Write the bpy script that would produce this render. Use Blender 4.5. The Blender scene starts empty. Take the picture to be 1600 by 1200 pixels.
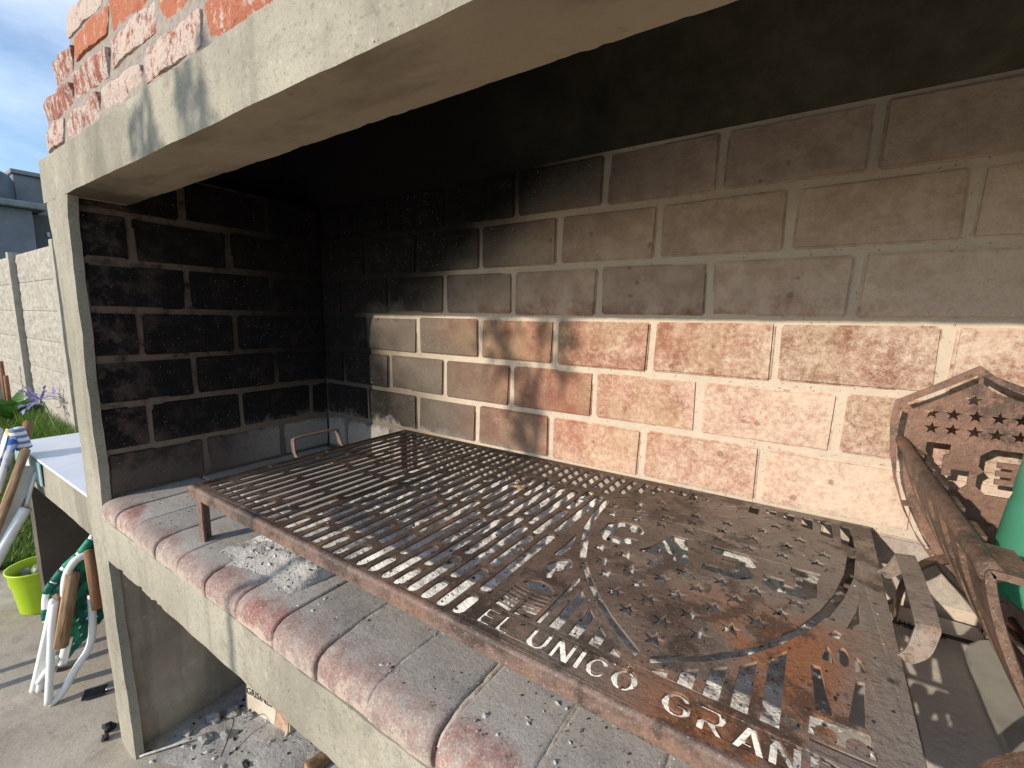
import bpy, bmesh, math, random
from mathutils import Vector, Matrix, noise as mn
random.seed(7)
S = bpy.context.scene
COL = S.collection
GZ = -1.24                      # patio level; z = 0 is the mortar joint at eye level

# ------------------------------------------------------------------ camera
def look(yaw, pitch, roll):
    cy, sy, cp, sp, cr, sr = math.cos(yaw), math.sin(yaw), math.cos(pitch), math.sin(pitch), math.cos(roll), math.sin(roll)
    f = Vector((sy*cp, cy*cp, sp)); r = Vector((cy, -sy, 0)); u = r.cross(f)
    R, U = cr*r + sr*u, -sr*r + cr*u
    m = Matrix.Identity(4)
    for i in range(3):
        m[i][0], m[i][1], m[i][2] = R[i], U[i], -f[i]
    return m
cd = bpy.data.cameras.new('camera'); cam = bpy.data.objects.new('camera', cd); COL.objects.link(cam)
cd.sensor_fit = 'HORIZONTAL'; cd.sensor_width = 36.0; cd.lens = 36.0*712.0/1600.0
cd.clip_start = 0.02; cd.clip_end = 500
cam.matrix_world = Matrix.Translation((1.5025, -1.0045, -0.0013)) @ look(-0.59109, -0.14531, 0.01479)
S.camera = cam

# ------------------------------------------------------------------ light
SUN_DIR = Vector((0.25, 0.667, -0.267)).normalized()      # the way the light travels
sun_el = math.asin(-SUN_DIR.z); sun_az = math.atan2(-SUN_DIR.x, -SUN_DIR.y)
W = bpy.data.worlds.new('World'); S.world = W; W.use_nodes = True
wn = W.node_tree.nodes; wl = W.node_tree.links; wn.clear()
wo = wn.new('ShaderNodeOutputWorld'); bg = wn.new('ShaderNodeBackground'); sky = wn.new('ShaderNodeTexSky')
sky.sky_type = 'NISHITA'; sky.sun_disc = False; sky.sun_elevation = sun_el; sky.sun_rotation = sun_az
sky.air_density = 1.0; sky.dust_density = 0.25; sky.ozone_density = 2.2
wtc = wn.new('ShaderNodeTexCoord'); wmp = wn.new('ShaderNodeMapping'); wmp.inputs['Scale'].default_value = (1.2, 1.2, 3.6)
wno = wn.new('ShaderNodeTexNoise'); wno.inputs['Scale'].default_value = 2.6; wno.inputs['Detail'].default_value = 7; wno.inputs['Roughness'].default_value = 0.55
wcr = wn.new('ShaderNodeValToRGB'); wcr.color_ramp.elements[0].position = 0.36; wcr.color_ramp.elements[1].position = 0.80
wcr.color_ramp.elements[1].color = (0.60, 0.60, 0.60, 1)
wmx = wn.new('ShaderNodeMix'); wmx.data_type = 'RGBA'; wmx.inputs[7].default_value = (6.3, 6.8, 7.7, 1)
wl.new(wtc.outputs['Generated'], wmp.inputs['Vector']); wl.new(wmp.outputs['Vector'], wno.inputs['Vector'])
wl.new(wno.outputs['Fac'], wcr.inputs['Fac']); wl.new(wcr.outputs['Color'], wmx.inputs[0])
wl.new(sky.outputs['Color'], wmx.inputs[6]); wl.new(wmx.outputs[2], bg.inputs['Color'])
bg.inputs['Strength'].default_value = 0.15; wl.new(bg.outputs['Background'], wo.inputs['Surface'])
sl = bpy.data.lights.new('sun', 'SUN'); sl.energy = 3.3; sl.angle = math.radians(0.55); sl.color = (1.0, 0.90, 0.76)
so = bpy.data.objects.new('sun', sl); COL.objects.link(so)
so.rotation_euler = SUN_DIR.to_track_quat('-Z', 'Y').to_euler(); so.location = (-3, -8, 4)
vs = S.view_settings; vs.view_transform = 'Standard'; vs.look = 'None'; vs.exposure = 0.58; vs.gamma = 1.0; vs.use_curve_mapping = False
try:
    S.cycles.max_bounces = 8; S.cycles.diffuse_bounces = 5
except Exception: pass

# ------------------------------------------------------------------ shader helpers
class N:
    def __init__(s, name, rough=0.85, metallic=0.0, spec=0.3):
        s.m = bpy.data.materials.new(name); s.m.use_nodes = True
        s.t = s.m.node_tree; s.b = s.t.nodes['Principled BSDF']
        s.b.inputs['Roughness'].default_value = rough; s.b.inputs['Metallic'].default_value = metallic
        s.b.inputs['Specular IOR Level'].default_value = spec
        s._p = None
    def new(s, k): return s.t.nodes.new(k)
    def put(s, sock, v):
        if hasattr(v, 'is_linked') or hasattr(v, 'links'): s.t.links.new(v, sock)
        elif isinstance(v, (tuple, list)) and len(v) == 3 and sock.type == 'RGBA': sock.default_value = (*v, 1)
        else: sock.default_value = v
    def pos(s):
        if s._p is None:
            g = s.new('ShaderNodeNewGeometry'); s._p = g.outputs['Position']
        return s._p
    def obj(s):
        return s.new('ShaderNodeTexCoord').outputs['Object']
    def xyz(s, v=None):
        n = s.new('ShaderNodeSeparateXYZ'); s.put(n.inputs[0], v or s.pos()); return n.outputs
    def rnd(s): return s.new('ShaderNodeObjectInfo').outputs['Random']
    def noise(s, scale, detail=4, rough=0.55, vec=None, stretch=None, dist=0.0):
        n = s.new('ShaderNodeTexNoise'); v = vec or s.pos()
        if stretch:
            mp = s.new('ShaderNodeMapping'); mp.inputs['Scale'].default_value = stretch; s.put(mp.inputs['Vector'], v); v = mp.outputs[0]
        s.put(n.inputs['Vector'], v); n.inputs['Scale'].default_value = scale; n.inputs['Detail'].default_value = detail
        n.inputs['Roughness'].default_value = rough; n.inputs['Distortion'].default_value = dist
        return n.outputs['Fac']
    def voro(s, scale, vec=None, feature='F1'):
        n = s.new('ShaderNodeTexVoronoi'); n.feature = feature; s.put(n.inputs['Vector'], vec or s.pos()); n.inputs['Scale'].default_value = scale
        return n.outputs['Distance']
    def ma(s, op, a, b=0.0, c=None, clamp=False):
        n = s.new('ShaderNodeMath'); n.operation = op; n.use_clamp = clamp; s.put(n.inputs[0], a); s.put(n.inputs[1], b)
        if c is not None: s.put(n.inputs[2], c)
        return n.outputs[0]
    def sm(s, v, a, b):          # smooth step from a to b, 0..1 (a may exceed b)
        n = s.new('ShaderNodeMapRange'); n.interpolation_type = 'SMOOTHSTEP'
        s.put(n.inputs[0], v)
        lo, hi, t0, t1 = (a, b, 0, 1) if a < b else (b, a, 1, 0)
        n.inputs[1].default_value = lo; n.inputs[2].default_value = hi; n.inputs[3].default_value = t0; n.inputs[4].default_value = t1
        return n.outputs[0]
    def mix(s, f, a, b, mode='MIX'):
        n = s.new('ShaderNodeMix'); n.data_type = 'RGBA'; n.blend_type = mode
        s.put(n.inputs[0], f); s.put(n.inputs[6], a); s.put(n.inputs[7], b); return n.outputs[2]
    def hsv(s, col, val, sat=1.0):
        n = s.new('ShaderNodeHueSaturation'); s.put(n.inputs['Color'], col); s.put(n.inputs['Value'], val); s.put(n.inputs['Saturation'], sat); return n.outputs[0]
    def bump(s, h, strength=0.4, dist=0.004):
        n = s.new('ShaderNodeBump'); n.inputs['Strength'].default_value = strength; n.inputs['Distance'].default_value = dist
        s.put(n.inputs['Height'], h); s.t.links.new(n.outputs[0], s.b.inputs['Normal'])
    def col(s, c): s.put(s.b.inputs['Base Color'], c); return s
    def rough(s, r): s.put(s.b.inputs['Roughness'], r); return s

def soot_field(n):
    """how far soot has blackened the hearth: deep in the left corner and up under the hood"""
    x, y, z = n.xyz()
    zz = n.ma('MAXIMUM', z, 0.0)
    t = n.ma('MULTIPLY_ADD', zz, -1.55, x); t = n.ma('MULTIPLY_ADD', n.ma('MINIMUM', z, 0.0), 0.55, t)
    t = n.ma('ADD', t, n.ma('MULTIPLY_ADD', n.noise(5.0, 4), 0.30, -0.15))
    return x, y, z, t

def firebrick_mat():
    n = N('firebrick', 0.9); x, y, z, t = soot_field(n); r = n.rnd()
    grain = n.noise(310, 1, 0.7); fine = n.noise(95, 2, 0.7); mid = n.noise(19, 3, 0.65); big = n.noise(5.0, 2)
    red = n.mix(n.sm(mid, 0.35, 0.68), (0.275, 0.118, 0.078), (0.385, 0.195, 0.125))
    orange = n.mix(fine, (0.335, 0.205, 0.125), (0.43, 0.285, 0.18))
    oz = n.ma('ADD', n.ma('MULTIPLY', n.noise(7.5, 2), 0.75), n.ma('MULTIPLY', fine, 0.25))
    red = n.mix(n.ma('MULTIPLY', n.sm(oz, 0.43, 0.62), 0.80), red, orange)
    red = n.hsv(red, n.ma('MULTIPLY_ADD', r, 0.50, 0.72))
    tan = n.mix(n.sm(mid, 0.3, 0.7), (0.37, 0.27, 0.20), (0.50, 0.385, 0.295))
    tan = n.hsv(tan, n.ma('MULTIPLY_ADD', r, 0.25, 0.86))
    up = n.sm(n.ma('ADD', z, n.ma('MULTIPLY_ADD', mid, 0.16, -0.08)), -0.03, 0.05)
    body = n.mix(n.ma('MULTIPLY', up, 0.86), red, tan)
    # white salts weeping through the face, thicker to the right
    e = n.ma('ADD', n.ma('MULTIPLY', fine, 0.50), n.ma('MULTIPLY', mid, 0.42))
    e = n.ma('ADD', e, n.ma('MULTIPLY', big, 0.42)); e = n.ma('ADD', e, n.ma('MULTIPLY', grain, 0.42))
    thr = n.ma('MULTIPLY_ADD', n.sm(x, 0.78, 1.75), -0.34, 1.13)
    thr = n.ma('ADD', thr, n.ma('MULTIPLY_ADD', r, -0.22, 0.11))
    em = n.sm(n.ma('SUBTRACT', e, thr), -0.22, 0.26)
    salt = n.mix(fine, (0.55, 0.44, 0.345), (0.66, 0.555, 0.455))
    body = n.mix(n.ma('MULTIPLY', em, n.ma('MULTIPLY_ADD', up, -0.50, 0.86)), body, salt)
    # spalled dark spots
    vv = n.ma('ADD', n.voro(17), n.ma('MULTIPLY_ADD', fine, 0.16, -0.08))
    body = n.mix(n.ma('MULTIPLY', n.sm(vv, 0.13, 0.07), 0.6), body, (0.17, 0.085, 0.06))
    body = n.mix(n.ma('MULTIPLY', n.sm(grain, 0.56, 0.72), 0.28), body, (0.24, 0.13, 0.09))
    # soot
    grey = n.mix(n.ma('ADD', n.ma('MULTIPLY', grain, 0.6), n.ma('MULTIPLY', mid, 0.4)), (0.045, 0.039, 0.033), (0.175, 0.15, 0.118))
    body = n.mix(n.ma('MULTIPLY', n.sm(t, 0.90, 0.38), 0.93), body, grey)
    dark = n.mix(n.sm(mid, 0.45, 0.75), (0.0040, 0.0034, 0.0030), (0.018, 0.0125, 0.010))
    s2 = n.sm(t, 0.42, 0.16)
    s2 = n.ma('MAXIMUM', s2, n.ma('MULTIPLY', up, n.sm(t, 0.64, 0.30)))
    # ash dust and scuffed patches low down and towards the open front
    low = n.sm(n.ma('ADD', z, n.ma('MULTIPLY', mid, 0.30)), -0.17, -0.33)
    front = n.ma('MULTIPLY', n.sm(y, -0.40, -0.66), n.sm(n.noise(13, 4, 0.7), 0.46, 0.64))
    s2d = n.mix(n.ma('MULTIPLY', front, 0.9), dark, n.mix(fine, (0.045, 0.030, 0.024), (0.11, 0.074, 0.058)))
    s2d = n.mix(n.ma('MULTIPLY', low, 0.75), s2d, n.mix(mid, (0.085, 0.06, 0.047), (0.21, 0.172, 0.14)))
    body = n.mix(s2, body, s2d)
    dz = n.ma('MULTIPLY', n.sm(n.ma('ADD', z, n.ma('MULTIPLY', mid, 0.10)), -0.290, -0.345), n.sm(y, -0.42, -0.12))
    body = n.mix(n.ma('MULTIPLY', dz, 0.80), body, n.mix(fine, (0.22, 0.20, 0.18), (0.44, 0.41, 0.37)))
    body = n.mix(n.ma('MULTIPLY', n.sm(n.noise(330, 0), 0.80, 0.84), 0.6), body, (0.45, 0.40, 0.35))
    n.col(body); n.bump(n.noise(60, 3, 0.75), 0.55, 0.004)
    return n.m

def firemortar_mat():
    n = N('fire_mortar', 0.95); x, y, z, t = soot_field(n)
    mid = n.noise(30, 5, 0.65); fine = n.noise(150, 3, 0.7)
    c = n.mix(mid, (0.43, 0.35, 0.27), (0.60, 0.51, 0.41))
    c = n.mix(n.sm(fine, 0.62, 0.70), c, (0.25, 0.17, 0.12))
    c = n.mix(n.ma('MULTIPLY', n.sm(t, 0.62, 0.28), 0.80), c, (0.25, 0.20, 0.14))
    blk = n.mix(n.ma('MULTIPLY', n.sm(y, -0.10, -0.55), n.sm(mid, 0.25, 0.55)), (0.014, 0.0105, 0.0085), (0.145, 0.105, 0.082))
    low = n.sm(z, -0.15, -0.35)
    blk = n.mix(n.ma('MULTIPLY', low, 0.55), blk, (0.24, 0.19, 0.15))
    up = n.sm(z, -0.02, 0.02)
    s2 = n.ma('MAXIMUM', n.sm(t, 0.42, 0.15), n.ma('MULTIPLY', up, n.sm(t, 0.62, 0.26)))
    c = n.mix(n.ma('MULTIPLY', n.sm(z, -0.02, 0.03), 0.22), c, (0.42, 0.32, 0.24))  # above the lintel's shadow edge the mortar is dimmed, shade put into its colour
    c = n.mix(s2, c, blk)
    n.col(c); n.bump(mid, 0.8, 0.005)
    return n.m

def concrete_mat(name, a, b, dirt=(0.13, 0.11, 0.085), grain=1.0):
    n = N(name, 0.9)
    big = n.noise(3.0, 5, 0.6); mid = n.noise(14, 6, 0.65); fine = n.noise(130, 3, 0.7)
    c = n.mix(n.sm(big, 0.3, 0.7), a, b)
    c = n.mix(n.sm(n.noise(4.0, 4, 0.6, stretch=(1, 1, 0.25)), 0.50, 0.75), c, tuple(0.72*v for v in a))
    c = n.mix(n.ma('MULTIPLY', n.sm(mid, 0.52, 0.78), 0.45), c, dirt)
    c = n.mix(n.ma('MULTIPLY', n.sm(fine, 0.55, 0.70), 0.50*grain), c, dirt)
    c = n.mix(n.ma('MULTIPLY', n.sm(n.noise(330, 1), 0.58, 0.72), 0.45*grain), c, dirt)
    c = n.mix(n.ma('MULTIPLY', n.sm(fine, 0.40, 0.30), 0.35*grain), c, tuple(min(1, 1.35*v) for v in b))
    c = n.mix(n.sm(n.voro(38), 0.055, 0.035), c, tuple(0.5*v for v in dirt))
    c = n.mix(n.ma('MULTIPLY', n.sm(n.noise(11, 4, 0.6, stretch=(1.6, 1.6, 0.16)), 0.56, 0.70), 0.38), c, tuple(0.62*v for v in a))
    c = n.mix(n.ma('MULTIPLY', n.sm(n.noise(6.5, 4, 0.75), 0.60, 0.64), 0.28), c, tuple(min(1, 1.25*v) for v in b))
    n.col(c); n.bump(n.noise(70, 3, 0.75), 0.35, 0.003)
    return n.m

def hearthbrick_mat():
    n = N('hearth_brick', 0.92); x, y, z = n.xyz()
    mid = n.noise(16, 4, 0.65); fine = n.noise(120, 3, 0.7); grain = n.noise(330, 1, 0.7); r = n.rnd()
    ash = n.mix(n.ma('ADD', n.ma('MULTIPLY', mid, 0.6), n.ma('MULTIPLY', fine, 0.4)), (0.25, 0.23, 0.207), (0.50, 0.465, 0.42))
    ash = n.mix(n.ma('MULTIPLY', n.sm(n.noise(8, 4, 0.7), 0.47, 0.68), 0.50), ash, (0.16, 0.147, 0.138))
    red = n.mix(n.sm(fine, 0.3, 0.7), (0.15, 0.060, 0.050), (0.285, 0.130, 0.105))
    red = n.mix(n.ma('MULTIPLY', n.sm(mid, 0.45, 0.7), 0.45), red, (0.27, 0.185, 0.16))
    chip = n.sm(n.ma('ADD', n.noise(34, 4, 0.75), n.ma('MULTIPLY', n.sm(z, -0.490, -0.535), 0.26)), 0.58, 0.74)
    edge = n.sm(n.ma('ADD', y, n.ma('MULTIPLY_ADD', n.noise(9, 4), 0.13, -0.065)), -0.606, -0.645)
    wear = n.sm(n.noise(21, 4, 0.7), 0.66, 0.40)
    c = n.mix(n.ma('MULTIPLY', edge, n.ma('MULTIPLY', n.ma('MULTIPLY_ADD', r, 0.45, 0.55), n.ma('MULTIPLY_ADD', wear, 0.55, 0.45))), ash, red)
    c = n.mix(n.ma('MULTIPLY', n.ma('MULTIPLY', edge, chip), 0.62), c, (0.50, 0.42, 0.34))
    c = n.mix(n.ma('MULTIPLY', n.sm(grain, 0.58, 0.74), 0.55), c, (0.10, 0.09, 0.085))
    c = n.mix(n.ma('MULTIPLY', n.sm(grain, 0.42, 0.28), 0.35), c, (0.60, 0.56, 0.51))
    c = n.mix(n.ma('MULTIPLY', n.sm(n.ma('ADD', x, n.ma('MULTIPLY_ADD', mid, 0.2, -0.1)), 1.50, 1.66), 0.8), c, n.mix(fine, (0.48, 0.43, 0.37), (0.66, 0.60, 0.52)))
    c = n.hsv(c, n.ma('MULTIPLY_ADD', r, 0.22, 0.90))
    n.col(c); n.bump(n.noise(50, 3, 0.75), 0.45, 0.003)
    return n.m

def redbrick_mat():
    n = N('red_common_brick', 0.92); r = n.rnd()
    mid = n.noise(30, 4, 0.72); fine = n.noise(120, 3, 0.72); st = n.noise(55, 4, 0.65, stretch=(1, 1, 0.45)); grain = n.noise(300, 1)
    red = n.mix(fine, (0.22, 0.07, 0.048), (0.36, 0.145, 0.10))
    red = n.mix(n.sm(n.noise(14, 3), 0.52, 0.66), red, (0.20, 0.10, 0.10))
    red = n.mix(n.sm(r, 0.80, 0.85), red, (0.40, 0.14, 0.075))
    e = n.ma('ADD', n.ma('MULTIPLY', st, 0.8), n.ma('MULTIPLY', mid, 0.5)); e = n.ma('ADD', e, n.ma('MULTIPLY', fine, 0.35)); e = n.ma('ADD', e, n.ma('MULTIPLY_ADD', r, -0.30, 0.15))
    c = n.mix(n.ma('MULTIPLY', n.sm(e, 0.74, 0.92), 0.88), red, n.mix(fine, (0.45, 0.37, 0.32), (0.60, 0.51, 0.45)))
    c = n.mix(n.ma('MULTIPLY', n.sm(fine, 0.60, 0.72), 0.7), c, (0.13, 0.055, 0.045))
    c = n.mix(n.ma('MULTIPLY', n.sm(grain, 0.62, 0.75), 0.5), c, (0.12, 0.07, 0.06))
    n.col(c); n.bump(n.noise(75, 4, 0.75), 1.0, 0.008)
    return n.m

def rust_mat(name, left_dark=True, orange=0.35, base=((0.075, 0.050, 0.038), (0.165, 0.112, 0.084))):
    n = N(name, 0.62, 0.0, 0.4); x, y, z = n.xyz()
    big = n.noise(6, 4, 0.6); mid = n.noise(30, 4, 0.7); fine = n.noise(170, 3, 0.7); grain = n.noise(420, 1)
    c = n.mix(n.sm(n.ma('ADD', n.ma('MULTIPLY', mid, 0.6), n.ma('MULTIPLY', fine, 0.4)), 0.34, 0.66), *base)
    if left_dark:      # burnt fat over the fire side, sunlit paleness put into the colour towards the right edge
        pale = n.mix(fine, (0.19, 0.16, 0.135), (0.34, 0.295, 0.25))
        c = n.mix(n.ma('MULTIPLY', n.sm(n.ma('ADD', x, n.ma('MULTIPLY_ADD', big, 0.9, -0.45)), 1.15, 1.62), 0.80), c, pale)
        f = n.sm(n.ma('ADD', x, n.ma('MULTIPLY_ADD', big, 0.5, -0.25)), 1.15, 0.70)
        f = n.ma('MULTIPLY', f, n.sm(y, -0.62, -0.46))
        c = n.mix(n.ma('MULTIPLY', f, 0.88), c, (0.017, 0.013, 0.011))
        o = n.ma('MULTIPLY', n.sm(y, -0.33, -0.45), n.ma('MULTIPLY', n.sm(x, 1.32, 1.45), n.sm(x, 1.60, 1.52)))
        c = n.mix(n.ma('MULTIPLY', o, n.sm(n.ma('ADD', big, n.ma('MULTIPLY', mid, 0.4)), 0.58, 0.78)), c, n.mix(fine, (0.20, 0.070, 0.03), (0.38, 0.16, 0.07)))
    c = n.mix(n.ma('MULTIPLY', n.sm(n.ma('ADD', n.ma('MULTIPLY', big, 0.7), n.ma('MULTIPLY', mid, 0.4)), 0.58, 0.72), orange), c, n.mix(fine, (0.22, 0.08, 0.03), (0.38, 0.17, 0.07)))
    c = n.mix(n.ma('MULTIPLY', n.sm(n.noise(13, 5, 0.72), 0.50, 0.60), 0.72), c, (0.040, 0.028, 0.023))
    c = n.mix(n.ma('MULTIPLY', n.sm(grain, 0.62, 0.76), 0.6), c, (0.36, 0.30, 0.25))
    c = n.mix(n.ma('MULTIPLY', n.sm(fine, 0.40, 0.28), 0.6), c, (0.020, 0.015, 0.012))
    n.col(c); n.rough(n.ma('MULTIPLY_ADD', mid, 0.5, 0.32)); n.bump(n.noise(90, 4, 0.78), 0.85, 0.0022)
    return n.m

def simple(name, c1, c2, scale=20, rough=0.7, metallic=0.0, bump=0.2, bd=0.002, spec=0.3, use_obj=False):
    n = N(name, rough, metallic, spec); v = n.obj() if use_obj else None
    a = n.noise(scale, 5, 0.65, vec=v); n.col(n.mix(n.sm(a, 0.3, 0.7), c1, c2)); n.bump(a, bump, bd); return n.m

M = {}
M['firebrick'] = firebrick_mat(); M['firemortar'] = firemortar_mat()
M['concrete'] = concrete_mat('cast_concrete', (0.25, 0.233, 0.185), (0.365, 0.34, 0.275), dirt=(0.12, 0.105, 0.08))
M['plaster'] = concrete_mat('grey_plaster', (0.22, 0.185, 0.14), (0.42, 0.36, 0.28), dirt=(0.13, 0.105, 0.08), grain=0.5)
M['shaded_render'] = concrete_mat('shaded_render', (0.075, 0.062, 0.050), (0.13, 0.11, 0.09), dirt=(0.05, 0.04, 0.033), grain=0.4)  # counter panels: the shade under the counter is put into this darker colour
M['patio'] = concrete_mat('patio_concrete', (0.37, 0.325, 0.265), (0.49, 0.435, 0.355), dirt=(0.19, 0.165, 0.135))
M['hearth'] = hearthbrick_mat(); M['redbrick'] = redbrick_mat()
M['lime'] = simple('lime_mortar', (0.235, 0.205, 0.18), (0.34, 0.30, 0.26), 90, 0.95, bump=0.9, bd=0.006)
M['joint'] = simple('joint_mortar', (0.40, 0.34, 0.28), (0.56, 0.49, 0.40), 60, 0.95, bump=0.8, bd=0.003)
M['gap'] = simple('joint_gap', (0.055, 0.035, 0.028), (0.12, 0.08, 0.06), 40, 0.95)
M['rust'] = rust_mat('grill_rust', True, 0.30)
M['rust_lip'] = rust_mat('grill_lip_rust', False, 0.20, ((0.105, 0.066, 0.052), (0.19, 0.128, 0.104)))
M['rust_red'] = rust_mat('basket_rust', False, 0.60, ((0.085, 0.052, 0.036), (0.19, 0.112, 0.075)))
M['rust_shield'] = rust_mat('shield_rust', False, 0.25, ((0.15, 0.082, 0.058), (0.225, 0.135, 0.098)))
def soot_mat():
    n = N('hood_soot', 0.95); x, y, z = n.xyz(); b = n.noise(5, 5, 0.6)
    f = n.sm(n.ma('ADD', x, n.ma('MULTIPLY_ADD', b, 0.7, -0.35)), 0.6, 1.9)
    k = n.noise(22, 5, 0.7)
    n.col(n.mix(f, (0.0045, 0.004, 0.003), n.mix(n.sm(k, 0.35, 0.7), (0.072, 0.066, 0.040), (0.115, 0.104, 0.066)))); n.bump(k, 0.6, 0.006); return n.m
M['soot'] = soot_mat()
def under_mat():
    n = N('beam_underside', 0.92); x, y, z = n.xyz(); b = n.noise(7, 5, 0.65); m = n.noise(40, 5, 0.7)
    c = n.mix(b, (0.27, 0.215, 0.145), (0.42, 0.345, 0.24))
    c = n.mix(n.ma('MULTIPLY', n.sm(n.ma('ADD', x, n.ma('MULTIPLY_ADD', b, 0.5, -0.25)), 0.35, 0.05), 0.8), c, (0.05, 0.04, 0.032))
    c = n.mix(n.ma('MULTIPLY', n.sm(m, 0.6, 0.75), 0.4), c, (0.10, 0.075, 0.05)); c = n.mix(n.ma('MULTIPLY', n.sm(n.noise(3.5, 4, 0.65, stretch=(1, 3, 1)), 0.48, 0.66), 0.55), c, (0.16, 0.12, 0.08)); n.col(c); n.bump(m, 0.4, 0.003); return n.m
M['under'] = under_mat()
def ash_mat():
    n = N('wood_ash', 0.97); b = n.noise(11, 5, 0.65); m = n.noise(75, 5, 0.7)
    c = n.mix(n.sm(b, 0.3, 0.7), (0.70, 0.675, 0.635), (0.86, 0.84, 0.80))
    c = n.mix(n.ma('MULTIPLY', n.sm(n.noise(8, 3, 0.6), 0.56, 0.70), 0.35), c, (0.30, 0.29, 0.275))
    xx, yy, zz = n.xyz(); c = n.mix(n.ma('MULTIPLY', n.sm(n.ma('ADD', yy, n.ma('MULTIPLY', b, 0.06)), -0.49, -0.555), n.ma('MULTIPLY_ADD', n.sm(xx, 0.98, 0.86), 0.85, 0.0)), c, n.mix(n.ma('ADD', n.ma('MULTIPLY', m, 1.6), -0.3), (0.17, 0.158, 0.148), (0.43, 0.405, 0.375)))
    c = n.mix(n.ma('MULTIPLY', n.sm(m, 0.58, 0.70), 0.8), c, (0.09, 0.085, 0.08)); n.col(c); n.bump(n.ma('ADD', m, b), 0.9, 0.006); return n.m
M['ash'] = ash_mat()
def floor_ash_mat():
    n = N('floor_ash', 0.97); m = n.noise(60, 5, 0.7); b = n.noise(9, 5)
    c = n.mix(n.sm(b, 0.3, 0.7), (0.30, 0.29, 0.28), (0.45, 0.44, 0.42)); c = n.mix(n.ma('MULTIPLY', n.sm(m, 0.58, 0.70), 0.6), c, (0.11, 0.105, 0.10))
    n.col(c); n.bump(m, 0.8, 0.006); return n.m
M['floor_ash'] = floor_ash_mat()
M['coal'] = simple('charcoal', (0.010, 0.010, 0.010), (0.040, 0.038, 0.036), 60, 0.8, bump=0.6)
M['ashchip'] = simple('ash_chip', (0.36, 0.35, 0.335), (0.60, 0.58, 0.55), 60, 0.95, bump=0.6)
M['ashrock'] = simple('ashy_lump', (0.20, 0.20, 0.20), (0.36, 0.355, 0.35), 40, 0.95, bump=0.8)
M['stone'] = simple('grey_slate', (0.27, 0.26, 0.225), (0.37, 0.355, 0.31), 14, 0.75, bump=0.4)
M['tile_top'] = simple('pale_glazed_top', (0.62, 0.66, 0.72), (0.72, 0.75, 0.80), 6, 0.28, spec=0.5, bump=0.05)
M['teal'] = simple('teal_tile', (0.22, 0.40, 0.43), (0.36, 0.52, 0.53), 9, 0.3, spec=0.5)
M['white'] = simple('white_enamel', (0.72, 0.73, 0.71), (0.80, 0.80, 0.78), 25, 0.35, spec=0.5, bump=0.05)
M['steel'] = simple('dull_steel', (0.30, 0.30, 0.30), (0.48, 0.47, 0.45), 30, 0.4, 0.8)
M['web'] = simple('green_webbing', (0.0, 0.17, 0.09), (0.015, 0.27, 0.15), 60, 0.55, bump=0.5)
M['web_dark'] = simple('deep_green_webbing', (0.0, 0.07, 0.05), (0.005, 0.13, 0.085), 60, 0.55, bump=0.5)
M['lime_plastic'] = simple('lime_plastic', (0.42, 0.62, 0.012), (0.48, 0.68, 0.02), 9, 0.38, spec=0.5, bump=0.05)
M['olive'] = simple('olive_ball', (0.14, 0.17, 0.09), (0.22, 0.25, 0.15), 12, 0.4)
def wood_mat(name, a, b):
    n = N(name, 0.75); o = n.obj()
    g = n.noise(14, 6, 0.65, vec=o, stretch=(9, 9, 1.0), dist=0.5); n.col(n.mix(n.sm(g, 0.3, 0.7), a, b)); n.bump(g, 0.5, 0.002); return n.m
M['wood'] = wood_mat('worn_arm_wood', (0.19, 0.105, 0.05), (0.46, 0.32, 0.20))
M['plank'] = wood_mat('brown_plank', (0.27, 0.135, 0.07), (0.37, 0.20, 0.11))
M['bark'] = simple('log_bark', (0.11, 0.065, 0.035), (0.24, 0.15, 0.08), 30, 0.9, bump=0.9, bd=0.006)
M['logend'] = simple('log_cut_end', (0.38, 0.20, 0.085), (0.55, 0.34, 0.16), 40, 0.8)
M['card'] = simple('cardboard', (0.44, 0.38, 0.30), (0.56, 0.50, 0.41), 14, 0.85)
M['card_torn'] = simple('torn_cardboard', (0.30, 0.15, 0.10), (0.46, 0.36, 0.26), 45, 0.9, bump=0.7)
M['ink'] = simple('black_print', (0.020, 0.020, 0.020), (0.035, 0.033, 0.03), 40, 0.8)
M['black_plastic'] = simple('black_plastic', (0.012, 0.012, 0.012), (0.025, 0.025, 0.024), 30, 0.35)
def fabric_mat():
    n = N('striped_canvas', 0.8); v = n.xyz()[2]
    w = n.ma('FRACT', n.ma('MULTIPLY', v, 46.0)); st = n.sm(w, 0.44, 0.54)
    n.col(n.mix(st, (0.16, 0.21, 0.36), (0.74, 0.74, 0.76))); n.bump(n.noise(300, 2), 0.3, 0.001); return n.m
M['stripe'] = fabric_mat()
def canvas2_mat():
    n = N('blue_patterned_canvas', 0.8); a = n.noise(13, 2, 0.4); b = n.noise(17, 2, 0.4, stretch=(1, 1.7, 1))
    c = n.mix(n.sm(a, 0.48, 0.54), (0.045, 0.12, 0.45), (0.66, 0.66, 0.66)); c = n.mix(n.sm(b, 0.57, 0.60), c, (0.62, 0.42, 0.10)); n.col(c); return n.m
M['canvas'] = canvas2_mat()
M['fence'] = simple('precast_panel', (0.30, 0.275, 0.235), (0.44, 0.41, 0.36), 14, 0.92, bump=0.9, bd=0.02)
M['post'] = simple('precast_post', (0.30, 0.28, 0.245), (0.40, 0.375, 0.33), 12, 0.92, bump=0.4)
M['house'] = simple('house_render', (0.15, 0.165, 0.185), (0.21, 0.225, 0.245), 1.5, 0.9)
M['house_dark'] = simple('house_recess', (0.085, 0.085, 0.085), (0.11, 0.11, 0.105), 2, 0.9)
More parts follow.
